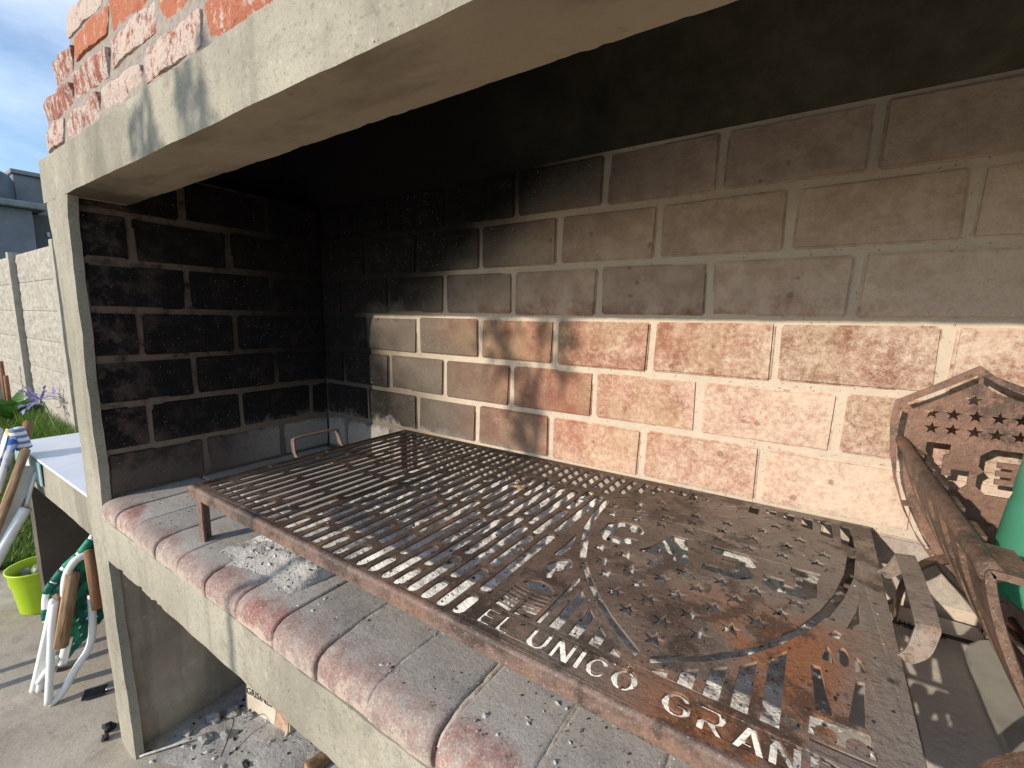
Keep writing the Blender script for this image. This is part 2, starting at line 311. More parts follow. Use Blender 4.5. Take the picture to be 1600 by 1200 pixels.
M['slabroof'] = simple('roof_slab', (0.20, 0.21, 0.215), (0.27, 0.275, 0.28), 3, 0.9)
M['tank'] = simple('tank_plastic', (0.075, 0.095, 0.12), (0.095, 0.12, 0.15), 2, 0.45)
M['tankmark'] = simple('tank_pale_mark', (0.42, 0.47, 0.52), (0.50, 0.55, 0.60), 5, 0.5)
M['lawn'] = simple('lawn_soil', (0.035, 0.065, 0.018), (0.075, 0.105, 0.035), 8, 0.95, bump=0.5, bd=0.02)
M['ground'] = simple('ground_soil', (0.10, 0.10, 0.06), (0.15, 0.14, 0.09), 2, 0.95)
def leafmat(name, a, b, tr=0.25):
    n = N(name, 0.5); c = n.mix(n.noise(9, 3), a, b); n.col(c)
    n.b.inputs['Subsurface Weight'].default_value = 0.0
    t = n.new('ShaderNodeBsdfTranslucent'); n.put(t.inputs['Color'], c); mx = n.new('ShaderNodeMixShader'); mx.inputs[0].default_value = tr
    out = [k for k in n.t.nodes if k.type == 'OUTPUT_MATERIAL'][0]
    n.t.links.new(n.b.outputs[0], mx.inputs[1]); n.t.links.new(t.outputs[0], mx.inputs[2]); n.t.links.new(mx.outputs[0], out.inputs['Surface']); return n.m
M['grass'] = leafmat('grass_blades', (0.075, 0.155, 0.022), (0.17, 0.26, 0.055), 0.35)
M['leaf'] = leafmat('broad_leaf', (0.055, 0.15, 0.025), (0.10, 0.23, 0.045))
M['stalk'] = leafmat('flower_stalk', (0.10, 0.16, 0.05), (0.15, 0.21, 0.07))
M['petal'] = leafmat('lilac_petal', (0.24, 0.22, 0.52), (0.42, 0.40, 0.70))
M['treeleaf'] = leafmat('sapling_leaf', (0.05, 0.11, 0.02), (0.09, 0.16, 0.035), 0.2)
M['stake'] = simple('rust_stake', (0.20, 0.09, 0.055), (0.28, 0.14, 0.09), 20, 0.8)
def bottle_mat():
    n = N('green_bottle_plastic', 0.30, 0.0, 0.5); n.col((0.13, 0.45, 0.29))
    n.b.inputs['Transmission Weight'].default_value = 0.45; n.b.inputs['IOR'].default_value = 1.2; return n.m
M['bottle'] = bottle_mat()

# ------------------------------------------------------------------ mesh helpers
def link(o, parent=None):
    COL.objects.link(o)
    if parent is not None:
        o.parent = parent
        o.matrix_parent_inverse = world_of(parent).inverted()
    return o
def world_of(o):
    m = o.matrix_basis.copy()
    if o.parent is not None: m = world_of(o.parent) @ o.matrix_parent_inverse @ m
    return m
def tag(o, label=None, cat=None, group=None, kind=None):
    if label: o['label'] = label
    if cat: o['category'] = cat
    if group: o['group'] = group
    if kind: o['kind'] = kind
    return o
def empty(name, loc, label, cat, group=None):
    o = bpy.data.objects.new(name, None); o.location = loc; o.empty_display_size = 0.05; COL.objects.link(o)
    return tag(o, label, cat, group)
def mesh(name, v, f, smooth=False):
    me = bpy.data.meshes.new(name); me.from_pydata([tuple(p) for p in v], [], f); me.update()
    if smooth:
        for p in me.polygons: p.use_smooth = True
    return me
def obj(name, me, mat, parent=None, loc=None):
    if isinstance(me, tuple): me = mesh(name, *me)
    if mat is not None and not me.materials: me.materials.append(mat)
    o = bpy.data.objects.new(name, me)
    if loc is not None: o.location = loc
    return link(o, parent)
def sharpen(me, deg=38):
    me.set_sharp_from_angle(angle=math.radians(deg)); return me
def from_bm(name, bm, smooth=False):
    bmesh.ops.recalc_face_normals(bm, faces=bm.faces[:])
    me = bpy.data.meshes.new(name); bm.to_mesh(me); bm.free()
    if smooth:
        for p in me.polygons: p.use_smooth = True
    return me
def box_me(name, x0, x1, y0, y1, z0, z1, bev=0.003, seg=1):
    bm = bmesh.new(); bmesh.ops.create_cube(bm, size=1)
    for v in bm.verts: v.co = Vector(((x0+x1)/2+v.co.x*(x1-x0), (y0+y1)/2+v.co.y*(y1-y0), (z0+z1)/2+v.co.z*(z1-z0)))
    if bev > 0: bmesh.ops.bevel(bm, geom=bm.edges[:], offset=bev, segments=seg, affect='EDGES', profile=0.6)
    return from_bm(name, bm)
def rough_box(name, x0, x1, y0, y1, z0, z1, step=0.04, amp=0.002, freq=9.0, bev=0.006, seed=0.0, smooth=True, chip=0.0):
    """box cut into a grid, corners rounded off and faces pushed about, for cast or handmade things"""
    nx, ny, nz = [max(2, int(math.ceil(d/step))) for d in (x1-x0, y1-y0, z1-z0)]
    idx, vs, fs = {}, [], []
    def V(i, j, k):
        if (i, j, k) not in idx:
            p = Vector((x0+(x1-x0)*i/nx, y0+(y1-y0)*j/ny, z0+(z1-z0)*k/nz))
            q = p.copy(); c = Vector((min(max(p.x, x0+bev), x1-bev), min(max(p.y, y0+bev), y1-bev), min(max(p.z, z0+bev), z1-bev)))
            d = p-c
            if d.length > bev: p = c+d.normalized()*bev
            s = q*freq+Vector((seed, seed*1.7, seed*0.3))
            p += Vector((mn.noise(s), mn.noise(s+Vector((31, 0, 0))), mn.noise(s+Vector((0, 57, 0)))))*amp
            s = q*freq*4.3+Vector((seed, seed, 7))
            p += Vector((mn.noise(s), mn.noise(s+Vector((31, 0, 0))), mn.noise(s+Vector((0, 57, 0)))))*amp*0.35
            if chip and (i in (0, nx))+(j in (0, ny))+(k in (0, nz)) >= 2:
                cv = mn.noise(q*55+Vector((seed, 3, 9)))+.5*mn.noise(q*13)
                if cv > .30:
                    mid_ = Vector(((x0+x1)/2 if i not in (0, nx) else (x0 if i else x1), (y0+y1)/2, (z0+z1)/2)); d_ = mid_-q; d_.x = 0 if i not in (0, nx) else d_.x
                    p += d_.normalized()*min(chip, (cv-.30)*chip*2.2)
            idx[(i, j, k)] = len(vs); vs.append(p)
        return idx[(i, j, k)]
    for i in range(nx):
        for j in range(ny):
            fs.append((V(i, j, 0), V(i, j+1, 0), V(i+1, j+1, 0), V(i+1, j, 0))); fs.append((V(i, j, nz), V(i+1, j, nz), V(i+1, j+1, nz), V(i, j+1, nz)))
    for i in range(nx):
        for k in range(nz):
            fs.append((V(i, 0, k), V(i+1, 0, k), V(i+1, 0, k+1), V(i, 0, k+1))); fs.append((V(i, ny, k), V(i, ny, k+1), V(i+1, ny, k+1), V(i+1, ny, k)))
    for j in range(ny):
        for k in range(nz):
            fs.append((V(0, j, k), V(0, j, k+1), V(0, j+1, k+1), V(0, j+1, k))); fs.append((V(nx, j, k), V(nx, j+1, k), V(nx, j+1, k+1), V(nx, j, k+1)))
    me = mesh(name, vs, fs, smooth)
    return sharpen(me, 42)
def frame(t):
    t = t.normalized(); a = Vector((0, 0, 1)) if abs(t.z) < 0.9 else Vector((1, 0, 0))
    n = t.cross(a).normalized(); return n, t.cross(n).normalized()
def smooth_path(pts, sub=5):
    P = [Vector(p) for p in pts]
    if len(P) < 3: return P
    out = []
    for i in range(len(P)-1):
        p0, p1, p2, p3 = P[max(i-1, 0)], P[i], P[i+1], P[min(i+2, len(P)-1)]
        for k in range(sub):
            t = k/sub
            out.append(0.5*((2*p1)+(p2-p0)*t+(2*p0-5*p1+4*p2-p3)*t*t+(3*p1-p0-3*p2+p3)*t**3))
    return out+[P[-1]]
def tube(pts, r, seg=10, sub=5, closed_ends=True, wob=0.0):
    P = smooth_path(pts, sub) if sub else [Vector(p) for p in pts]
    v, f = [], []; n = None
    for i, p in enumerate(P):
        t = (P[min(i+1, len(P)-1)]-P[max(i-1, 0)]).normalized()
        if n is None: n, b = frame(t)
        else:
            n = (n-t*n.dot(t)).normalized()
        b = t.cross(n)
        rr = r(i/(len(P)-1)) if callable(r) else r
        for k in range(seg):
            a = 2*math.pi*k/seg; q = rr*(1+wob*mn.noise(p*40+Vector((k, 0, 0))))
            v.append(p+n*math.cos(a)*q+b*math.sin(a)*q)
    for i in range(len(P)-1):
        for k in range(seg):
            f.append((i*seg+k, i*seg+(k+1) % seg, (i+1)*seg+(k+1) % seg, (i+1)*seg+k))
    if closed_ends:
        f.append(tuple(range(seg))[::-1]); f.append(tuple((len(P)-1)*seg+k for k in range(seg)))
    return v, f, True
def strap(pts, width, wdir, thick, sub=4):
    """flat bar bent along a path; wdir is the direction of its width"""
    P = smooth_path(pts, sub) if sub else [Vector(p) for p in pts]
    w = Vector(wdir).normalized(); v, f = [], []
    for i, p in enumerate(P):
        t = (P[min(i+1, len(P)-1)]-P[max(i-1, 0)]).normalized(); n = t.cross(w).normalized()
        for a, b in ((-1, -1), (1, -1), (1, 1), (-1, 1)):
            v.append(p+w*a*width/2+n*b*thick/2)
    for i in range(len(P)-1):
        for k in range(4):
            f.append((i*4+k, i*4+(k+1) % 4, (i+1)*4+(k+1) % 4, (i+1)*4+k))
    f.append((3, 2, 1, 0)); e = (len(P)-1)*4; f.append((e, e+1, e+2, e+3))
    return v, f
def prism(loop, axis, a, b):
    """closed outline (2-D) pushed along an axis from a to b"""
    n = len(loop); v = []
    for s in (a, b):
        for p in loop:
            v.append({'x': (s, p[0], p[1]), 'y': (p[0], s, p[1]), 'z': (p[0], p[1], s)}[axis])
    f = [tuple(range(n))[::-1], tuple(range(n, 2*n))]+[(i, (i+1) % n, n+(i+1) % n, n+i) for i in range(n)]
    bm = bmesh.new(); bv = [bm.verts.new(p) for p in v]
    for q in f: bm.faces.new([bv[k] for k in q])
    return from_bm('prism', bm)
def cut_plate(name, loops, thick, bevel=0.0):
    """sheet metal with cut-outs: first loop is the outline, the rest are holes"""
    cu = bpy.data.curves.new(name, 'CURVE'); cu.dimensions = '2D'; cu.fill_mode = 'BOTH'; cu.extrude = thick/2
    for lp in loops:
        sp = cu.splines.new('POLY'); sp.points.add(len(lp)-1); sp.use_cyclic_u = True
        for k, p in enumerate(lp): sp.points[k].co = (p[0], p[1], 0, 1)
    o = bpy.data.objects.new(name, cu); COL.objects.link(o)
    dg = bpy.context.evaluated_depsgraph_get(); me = bpy.data.meshes.new_from_object(o.evaluated_get(dg)); me.name = name
    bpy.data.objects.remove(o); bpy.data.curves.remove(cu)
    me.materials.clear()
    return me
def text_me(name, s, size, thick=0.0004):
    cu = bpy.data.curves.new(name, 'FONT'); cu.body = s; cu.size = size; cu.extrude = thick; cu.align_x = 'LEFT'; cu.resolution_u = 3
    o = bpy.data.objects.new(name, cu); COL.objects.link(o)
    dg = bpy.context.evaluated_depsgraph_get(); me = bpy.data.meshes.new_from_object(o.evaluated_get(dg))
    bpy.data.objects.remove(o); me.materials.clear(); return me
def lathe(prof, seg=32, center=(0, 0, 0)):
    v, f = [], []; c = Vector(center)
    for r, z in prof:
        for k in range(seg):
            a = 2*math.pi*k/seg; v.append(c+Vector((r*math.cos(a), r*math.sin(a), z)))
    for i in range(len(prof)-1):
        for k in range(seg): f.append((i*seg+k, i*seg+(k+1) % seg, (i+1)*seg+(k+1) % seg, (i+1)*seg+k))
    return v, f, True
def crumbs(name, spots, mat, parent=None, flat=0.6):
    """small broken bits, one joined mesh"""
    base = [(1, 0, 0), (-1, 0, 0), (0, 1, 0), (0, -1, 0), (0, 0, 1), (0, 0, -1)]
    tri = [(0, 2, 4), (2, 1, 4), (1, 3, 4), (3, 0, 4), (2, 0, 5), (1, 2, 5), (3, 1, 5), (0, 3, 5)]
    v, f = [], []
    for p, s in spots:
        R = Matrix.Rotation(random.uniform(0, 6.28), 3, 'Z') @ Matrix.Rotation(random.uniform(-0.6, 0.6), 3, 'X'); o = len(v)
        sc = Vector((s*random.uniform(0.7, 1.7), s*random.uniform(0.5, 1.0), s*flat*random.uniform(0.5, 1.1)))
        for b in base:
            q = Vector(b)*random.uniform(0.75, 1.2); v.append(Vector(p)+R @ Vector((q.x*sc.x, q.y*sc.y, q.z*sc.z)))
        f += [(a+o, b+o, c+o) for a, b, c in tri]
    return obj(name, (v, f), mat, parent)

# ================================================================== the ground
def sheet(name, x0, x1, y0, y1, z, mat, n=1, kind='structure', amp=0.0):
    v, f = [], []
    for i in range(n+1):
        for j in range(n+1):
            x, y = x0+(x1-x0)*i/n, y0+(y1-y0)*j/n
            v.append((x, y, z+(amp*mn.noise(Vector((x*1.3, y*1.3, 0))) if amp else 0)))
    for i in range(n):
        for j in range(n): f.append((i*(n+1)+j, (i+1)*(n+1)+j, (i+1)*(n+1)+j+1, i*(n+1)+j+1))
    o = obj(name, (v, f), mat); o['kind'] = kind; return o
sheet('ground', -220, 220, -220, 220, GZ-0.03, M['ground'])
sheet('lawn', -19.0, -1.62, -9, 2.5, GZ-0.012, M['lawn'], 60, amp=0.01)
patio = obj('patio', box_me('patio', -1.66, 5.0, -6.0, 0.9, GZ-0.10, GZ, 0.004), M['patio']); patio['kind'] = 'structure'

# ================================================================== the barbecue
BW = 2.36                                     # inner width of the hearth
bbq = empty('brick_barbecue', (1.1, -0.3, GZ), 'built-in barbecue of concrete and firebrick with a sooty open hearth under a red brick hood', 'barbecue')
H, PX = 0.122, 0.2394                         # course height, brick pitch
def firebrick_variants():
    out = []
    for k in range(9):
        bm = bmesh.new(); bmesh.ops.create_cube(bm, size=1)
        for v in bm.verts:
            v.co = Vector((v.co.x*0.2250, v.co.y*0.05, v.co.z*0.1080))+Vector((random.uniform(-1, 1)*0.0026, random.uniform(-1, 1)*0.0014, random.uniform(-1, 1)*0.0022))
        bmesh.ops.bevel(bm, geom=bm.edges[:], offset=0.0040, segments=2, affect='EDGES')
        me = from_bm('brick', bm); me.materials.append(M['firebrick']); out.append(me)
    return out
FB = firebrick_variants()
def course(parent, a0, a1, joint0, z0, face, along):
    """one course of firebricks from a0 to a1; joint0 is any joint position"""
    j = joint0-PX*math.ceil((joint0-a0)/PX)
    while j < a1:
        l, r = max(j+0.0070, a0), min(j+PX-0.0070, a1)
        if r-l > 0.02:
            o = bpy.data.objects.new('brick', random.choice(FB))
            c = (l+r)/2; dep = 0.024+random.uniform(-0.0012, 0.0012)
            if along == 'x': o.location = (c, face+dep, z0+H/2)
            else:
                o.location = (face-dep if face <= 0.1 else face+dep, c, z0+H/2); o.rotation_euler = (0, 0, math.pi/2 if random.random() < 0.5 else -math.pi/2)
            o.scale = ((r-l)/0.2250, 1, 1)
            link(o, parent)
        j += PX
bw = obj('back_wall', box_me('back_wall', -0.12, BW+0.12, 0.0042, 0.16, -0.54, 0.37, 0.0), M['firemortar'], bbq)
offs = {0: .478, 1: .587, 2: .471, 3: .588, -1: .588, -2: .480, -3: .593}
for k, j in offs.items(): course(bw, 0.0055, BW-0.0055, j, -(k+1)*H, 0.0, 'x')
lw = obj('side_wall', rough_box('side_wall', -0.120, -0.0035, -0.652, 0.0, -0.50, 0.368, 0.03, 0.0015, 11), M['firemortar'], bbq)
lw['label'] = 'left side wall of the hearth, black with soot'
loffs = {0: -.545, 1: -.425, 2: -.543, 3: -.4145, -1: -.425, -2: -.546, -3: -.425}
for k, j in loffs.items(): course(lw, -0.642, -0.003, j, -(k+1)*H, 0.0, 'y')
rw = obj('side_wall', rough_box('side_wall', BW+0.0035, BW+0.12, -0.652, 0.0, -0.50, 0.368, 0.05, 0.0015, 11), M['firemortar'], bbq)
for k, j in loffs.items(): course(rw, -0.642, -0.003, j, -(k+1)*H, BW, 'y')

def post(name, rows, y0, y1, mat, seed):
    """cast pillar, its edges following a list of (z, left x, right x)"""
    v, f = [], []; Z = []
    for a, b in zip(rows[:-1], rows[1:]):
        n = max(1, int(abs(b[0]-a[0])/0.03))
        for k in range(n): t = k/n; Z.append([a[i]+(b[i]-a[i])*t for i in range(3)])
    Z.append(list(rows[-1])); NX = 6
    ring = []
    for z, l, r in Z:
        pr = []
        for i in range(NX+1): pr.append((l+(r-l)*i/NX, y0))
        pr.append((r, (y0*2+y1)/3)); pr.append((r, (y0+2*y1)/3)); pr.append((r, y1)); pr.append((l, y1)); pr.append((l, (y0+y1)/2))
        rr = []
        for q, (x, y) in enumerate(pr):
            if q in (0, NX): y += 0.004
            s = Vector((x*9+seed, y*9, z*9)); w = Vector((x*40, y*40+seed, z*45))
            rr.append((x+0.0035*mn.noise(s)+0.0015*mn.noise(w), y+0.0018*mn.noise(s+Vector((9, 9, 9)))+0.001*mn.noise(w), z))
        ring.append(rr)
    n = len(ring[0])
    for rr in ring: v += rr
    for i in range(len(ring)-1):
        for k in range(n): f.append((i*n+k, i*n+(k+1) % n, (i+1)*n+(k+1) % n, (i+1)*n+k))
    f.append(tuple(range(n))[::-1]); f.append(tuple((len(ring)-1)*n+k for k in range(n)))
    return mesh(name, v, f, False)
obj('pillar', post('pillar', [(GZ, -.085, .030), (-1.0, -.10, .012), (-.84, -.112, .002), (-.64, -.120, -.004), (-.5, -.125, .002), (-.12, -.128, 0.0), (0.1, -.134, 0.003), (0.22, -.15, 0.006), (0.268, -.158, 0.022)], -0.667, -0.643, M['concrete'], 1.0), M['concrete'], bbq)
obj('pillar', post('pillar', [(GZ, BW, BW+.12), (-.1, BW, BW+.125), (0.268, BW-.02, BW+.13)], -0.667, -0.643, M['concrete'], 5.0), M['concrete'], bbq)
# support walls under the hearth
for x0, x1 in ((-0.112, -0.004), (BW+0.004, BW+0.112)):
    obj('support_wall', rough_box('support_wall', x0, x1, -0.646, 0.14, GZ-0.02, -0.500, 0.05, 0.004, 5, seed=x0), M['plaster'], bbq)
obj('support_wall', rough_box('support_wall', -0.004, BW+0.004, 0.06, 0.14, GZ-0.02, -0.55, 0.08, 0.004, 5), M['plaster'], bbq)
# lintel
me = rough_box('lintel_beam', -0.168, BW+0.16, -0.667, -0.545, 0.266, 0.369, 0.0085, 0.0012, 17, bev=0.0022, chip=0.0014)
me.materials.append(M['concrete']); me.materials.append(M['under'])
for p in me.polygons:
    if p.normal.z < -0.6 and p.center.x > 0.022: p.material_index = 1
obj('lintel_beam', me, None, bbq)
# hearth slab and its bricks
slab = obj('hearth_slab', rough_box('hearth_slab', 0.0, BW, -0.667, 0.0, -0.648, -0.533, 0.015, 0.0022, 11, bev=0.004, chip=0.005), M['concrete'], bbq)
obj('mortar_bed', box_me('mortar_bed', 0.002, BW-.002, -0.652, -0.002, -0.53, -0.4985, 0.0), M['gap'], slab)
JX = [0.004, .110, .229, .354, .470, .587, .704, .824, .937, 1.056, 1.172]
while JX[-1] < BW-0.15: JX.append(JX[-1]+0.118)
JX.append(BW-0.004)
prof0 = [(-.660, -.536), (-.6682, -.528), (-.6690, -.514), (-.6668, -.502), (-.6610, -.4940), (-.650, -.4884), (-.634, -.4857), (-.612, -.4844), (-.58, -.4842), (-.54, -.4843), (-.50, -.4842), (-.46, -.4843), (-.4435, -.4860), (-.4395, -.492), (-.4395, -.530)]
prof1 = [(-.115, -.530), (-.115, -.491), (-.111, -.4865), (-.06, -.4855), (0, -.4855), (.06, -.4855), (.111, -.4865), (.115, -.491), (.115, -.530)]
def profile_brick(prof, seed):
    xs = [-.5, -.484, -.45, -.2, 0, .2, .45, .484, .5]; ins = [0.0024, 0.0003, 0, 0, 0, 0, 0, 0.0003, 0.0024]
    cx = sum(p[0] for p in prof)/len(prof); v, f = [], []; n = len(prof)
    for x, s in zip(xs, ins):
        for k, (y, z) in enumerate(prof):
            q = Vector((x*4+seed, y*16, z*16)); w = mn.noise(q)*0.0011+mn.noise(q*4)*0.0007
            zz = z if k in (0, n-1) else z-s+w
            v.append((x+mn.noise(q*3+Vector((5, 5, 5)))*0.014*(abs(x) > .4), y+(s if y < cx else -s)+mn.noise(q+Vector((9, 0, 0)))*0.0016, zz))
    for i in range(len(xs)-1):
        for k in range(n-1): f.append((i*n+k, i*n+k+1, (i+1)*n+k+1, (i+1)*n+k))
    f.append(tuple(range(n))); f.append(tuple((len(xs)-1)*n+k for k in range(n))[::-1])
    bm = bmesh.new(); bv = [bm.verts.new(p) for p in v]
    for q in f: bm.faces.new([bv[k] for k in q])
    me = sharpen(from_bm('brick', bm, True), 40); me.materials.append(M['hearth']); return me
PB0 = [profile_brick(prof0, 3.1*k) for k in range(5)]; PB1 = [profile_brick(prof1, 2.3*k+50) for k in range(3)]
for i in range(len(JX)-1):
    l, r = JX[i]+0.0017, JX[i+1]-0.0017
    o = bpy.data.objects.new('brick', PB0[i % 5]); o.location = ((l+r)/2, random.uniform(-.0015, .0015), random.uniform(-.0008, .0008)); o.scale = (r-l, 1, 1)
    o.rotation_euler = (0, random.uniform(-.006, .006), 0); link(o, slab)
for row, yc in ((0, -.320), (1, -.117)):
    for i in range(len(JX)-1):
        l, r = JX[i]+0.002, JX[i+1]-0.002
        o = bpy.data.objects.new('brick', PB1[(i+row) % 3]); o.location = ((l+r)/2, yc, random.uniform(-.0015, .0005)); o.scale = (r-l, 1.0 if row == 0 else 0.86, 1); link(o, slab)
for x in JX:
    if 0.90 < x < 2.3:                          # the joints on this side are still pointed
        ps = [(x, -0.655, -.506), (x, -0.640, -.4935), (x, -0.60, -.4872), (x, -.55, -.4866), (x, -.44, -.4866)]
        v, f, s = tube([Vector(p)-Vector((0, 0, .0045)) for p in ps], 0.0062, 8, 14, wob=0.55); v = [Vector((p.x+.0016*mn.noise(p*90), p.y, p.z)) for p in v]; obj('joint_mortar', (v, f, s), M['joint'], slab)

# the hood of red bricks above the lintel
TILT = 0.10
def hy(z): return -0.650+TILT*(z-0.37)
LE = [(.369, -.135), (.44, -.15), (.445, -.165), (.515, -.15), (.52, -.07), (.59, -.05), (.595, .02), (.665, .03), (.67, .085), (.75, .10), (.83, .15), (.95, .20)]
RE = [(z, BW+0.02-x) for z, x in LE[::-1]]
lo = LE+RE; n = len(lo)
v = [(x, hy(z), z) for z, x in lo]+[(x, hy(z)+0.10, z) for z, x in lo]
bm = bmesh.new(); bv = [bm.verts.new(p) for p in v]
for q in [tuple(range(n)), tuple(range(n, 2*n))[::-1]]+[(i, n+i, n+(i+1) % n, (i+1) % n) for i in range(n)]: bm.faces.new([bv[k] for k in q])
hood = obj('brick_hood', from_bm('brick_hood', bm), M['lime'], bbq)
RB = []
for k in range(5):
    me = rough_box('brick', -.116, .116, -.05, .05, -.029, .029, 0.0105, 0.0048, 19, bev=0.0065, seed=11*k+3); me.materials.append(M['redbrick']); RB.append(me)
zc = .415; row = 0
while zc < 0.93:
    xl = [a for z, a in LE if z <= zc+.01][-1]; xr = BW+0.02-xl; x = xl-0.012
    first = True
    while x < xr:
        L = random.uniform(.205, .24)
        if first: L = (.135 if row % 2 == 0 else .235)
        L = min(L, xr+.012-x)
        if L > .05:
            o = bpy.data.objects.new('brick', random.choice(RB)); dz = random.uniform(-.003, .003)
            o.location = (x+L/2, hy(zc)+0.0450+random.uniform(-.003, .002), zc+dz); o.scale = (L/.232, 1, random.uniform(.93, 1.05))
            o.rotation_euler = (-math.atan(TILT)+random.uniform(-.03, .03), random.uniform(-.03, .03)+(math.pi if random.random() < .5 else 0), random.uniform(-.02, .02)); link(o, hood)
        x += L+random.uniform(.014, .026); first = False
    zc += .0745; row += 1
# smoke chamber inside the hood
def quadplate(name, pts, mat, parent, th=0.02):
    p = [Vector(q) for q in pts]; nn = (p[1]-p[0]).cross(p[2]-p[0]).normalized()*th
    v = p+[q+nn for q in p]; f = [(0, 1, 2, 3), (7, 6, 5, 4), (0, 4, 5, 1), (1, 5, 6, 2), (2, 6, 7, 3), (3, 7, 4, 0)]
    return obj(name, (v, f), mat, parent)
quadplate('smoke_chamber', [(-.10, 0.004, 0.3665), (0.2, -.34, .93), (BW-.2, -.34, .93), (BW+.1, 0.004, .3665)], M['soot'], bbq)
quadplate('smoke_chamber', [(-.10, -.549, 0.3690), (BW+.1, -.549, .3690), (BW-.2, -.47, .93), (.2, -.47, .93)], M['soot'], bbq, 0.01)
quadplate('smoke_chamber', [(.15, -.56, .931), (BW-.15, -.56, .931), (BW-.15, -.0, .931), (.15, -.0, .931)], M['soot'], bbq)  # added lid over the unseen flue mouth, shuts out the sky light
quadplate('smoke_chamber', [(-.105, -.549, .3695), (-.105, 0.004, .3695), (.19, -.02, .93), (.19, -.54, .93)], M['soot'], bbq)
quadplate('smoke_chamber', [(BW+.105, -.549, .3695), (BW-.19, -.54, .93), (BW-.19, -.02, .93), (BW+.105, 0.004, .3695)], M['soot'], bbq)

# ================================================================== the grill
GP = -0.360                                    # top face of the plate
def lerp(a, b, t): return a+(b-a)*t
gx = [0.447, .478, .510, .539, .570, .597, .628, .658, .688, .715, .742, .776, .804, .833, .862, .890, .919, .947, .975, 1.003, 1.031, 1.056, 1.082, 1.108, 1.135, 1.162]
holes = []
def slot(x, ya, yb, w=0.0088, nr=4):
    if yb-ya < 2*w+0.002: return
    p = []
    for k in range(nr+1):
        a = math.pi+math.pi*k/nr; p.append((x+w*math.cos(a), ya+w+w*math.sin(a)))
    for k in range(nr+1):
        a = math.pi*k/nr; p.append((x+w*math.cos(a), yb-w+w*math.sin(a)))
    holes.append(p)
SHL = [(1.151, -.150), (1.158, -.230), (1.170, -.300), (1.190, -.365), (1.212, -.412), (1.240, -.455)]
def shield_left(y):
    for (xa, ya), (xb, yb) in zip(SHL[:-1], SHL[1:]):
        if yb <= y <= ya: return lerp(xa, xb, (ya-y)/(ya-yb))
    return 1.151
for i, x in enumerate(gx):
    t = (x-.447)/(1.162-.447); y0 = lerp(-.601, -.617, min(1, t*1.5)); back = -.036
    if i == 0:
        for a, b in ((y0, -.455), (-.443, -.305), (-.293, -.160), (-.148, back)): slot(x, a, b)
        continue
    b1 = lerp(-.549, -.567, t) if i % 2 else lerp(-.449, -.513, t)
    br = [b1]
    while br[-1] < back-.03: br.append(br[-1]+(0.205 if i % 2 else 0.123+0.05*((i//2) % 2)))
    ya = y0
    for b in br+[None]:
        yb = back if b is None else b-.0055
        if b is not None and yb > back-.015: yb, b = back, None
        slot(x, ya, yb)
        if b is None: break
        ya = b+.0055
# columns cut short behind the crest
def top_limit(x):                              # front end of the slots behind the crest
    T = [(1.17, -.150), (1.180, -.140), (1.277, -.066), (1.352, -.104), (1.402, -.100), (1.466, -.062), (1.566, -.125), (1.60, -.13)]
    for (xa, a), (xb, b) in zip(T[:-1], T[1:]):
        if xa <= x <= xb: return lerp(a, b, (x-xa)/(xb-xa))
    return -.06
for x, a in ((1.190, -.128), (1.217, -.106), (1.2445, -.085)):
    slot(x, a, -.036, .0066)
def poly(*p): holes.append(list(p))
for x in (1.272, 1.296, 1.3185):
    w = .0068; a = min(top_limit(x)+.012, -.048); poly((x-w, a), (x+w, a), (x+w, -.036), (x-w, -.036))
poly((1.341, -.062), (1.348, -.062), (1.348, -.052), (1.352, -.046), (1.341, -.050))
poly((1.366, -.080), (1.396, -.062), (1.398, -.056), (1.370, -.072))
for x, a in ((1.428, -.075), (1.456, -.056), (1.485, -.064), (1.514, -.082), (1.5425, -.100), (1.571, -.118)):
    w = .0085; poly((x-w, a+(.004 if x < 1.45 else 0)), (x+w, a-(.008 if x > 1.47 else 0)), (x+w, -.036), (x-w, -.036))
# crest outline slits
poly((1.174, -.174), (1.180, -.245), (1.190, -.303), (1.211, -.364), (1.231, -.408), (1.239, -.403), (1.221, -.356), (1.202, -.302), (1.193, -.246), (1.187, -.180))
poly((1.239, -.419), (1.260, -.450), (1.287, -.485), (1.314, -.514), (1.336, -.534), (1.3695, -.561), (1.3715, -.550), (1.346, -.529), (1.322, -.509), (1.294, -.480), (1.267, -.446), (1.246, -.414))
poly((1.569, -.160), (1.562, -.231), (1.549, -.300), (1.533, -.353), (1.511, -.406), (1.478, -.460), (1.430, -.511), (1.383, -.551), (1.3855, -.5615), (1.434, -.5250), (1.467, -.4915), (1.498, -.4490), (1.5235, -.4015), (1.5435, -.3595), (1.5605, -.301), (1.5740, -.231), (1.5795, -.155))
def thin(a, b, w=0.0011):
    d = Vector((b[0]-a[0], b[1]-a[1])); q = Vector((-d.y, d.x)).normalized()*w
    poly((a[0]-q.x, a[1]-q.y), (b[0]-q.x, b[1]-q.y), (b[0]+q.x, b[1]+q.y), (a[0]+q.x, a[1]+q.y))
thin((1.186, -.156), (1.270, -.088)); thin((1.284, -.087), (1.345, -.1175)); thin((1.358, -.1215), (1.400, -.1165)); thin((1.408, -.113), (1.459, -.083)); thin((1.472, -.083), (1.560, -.141))
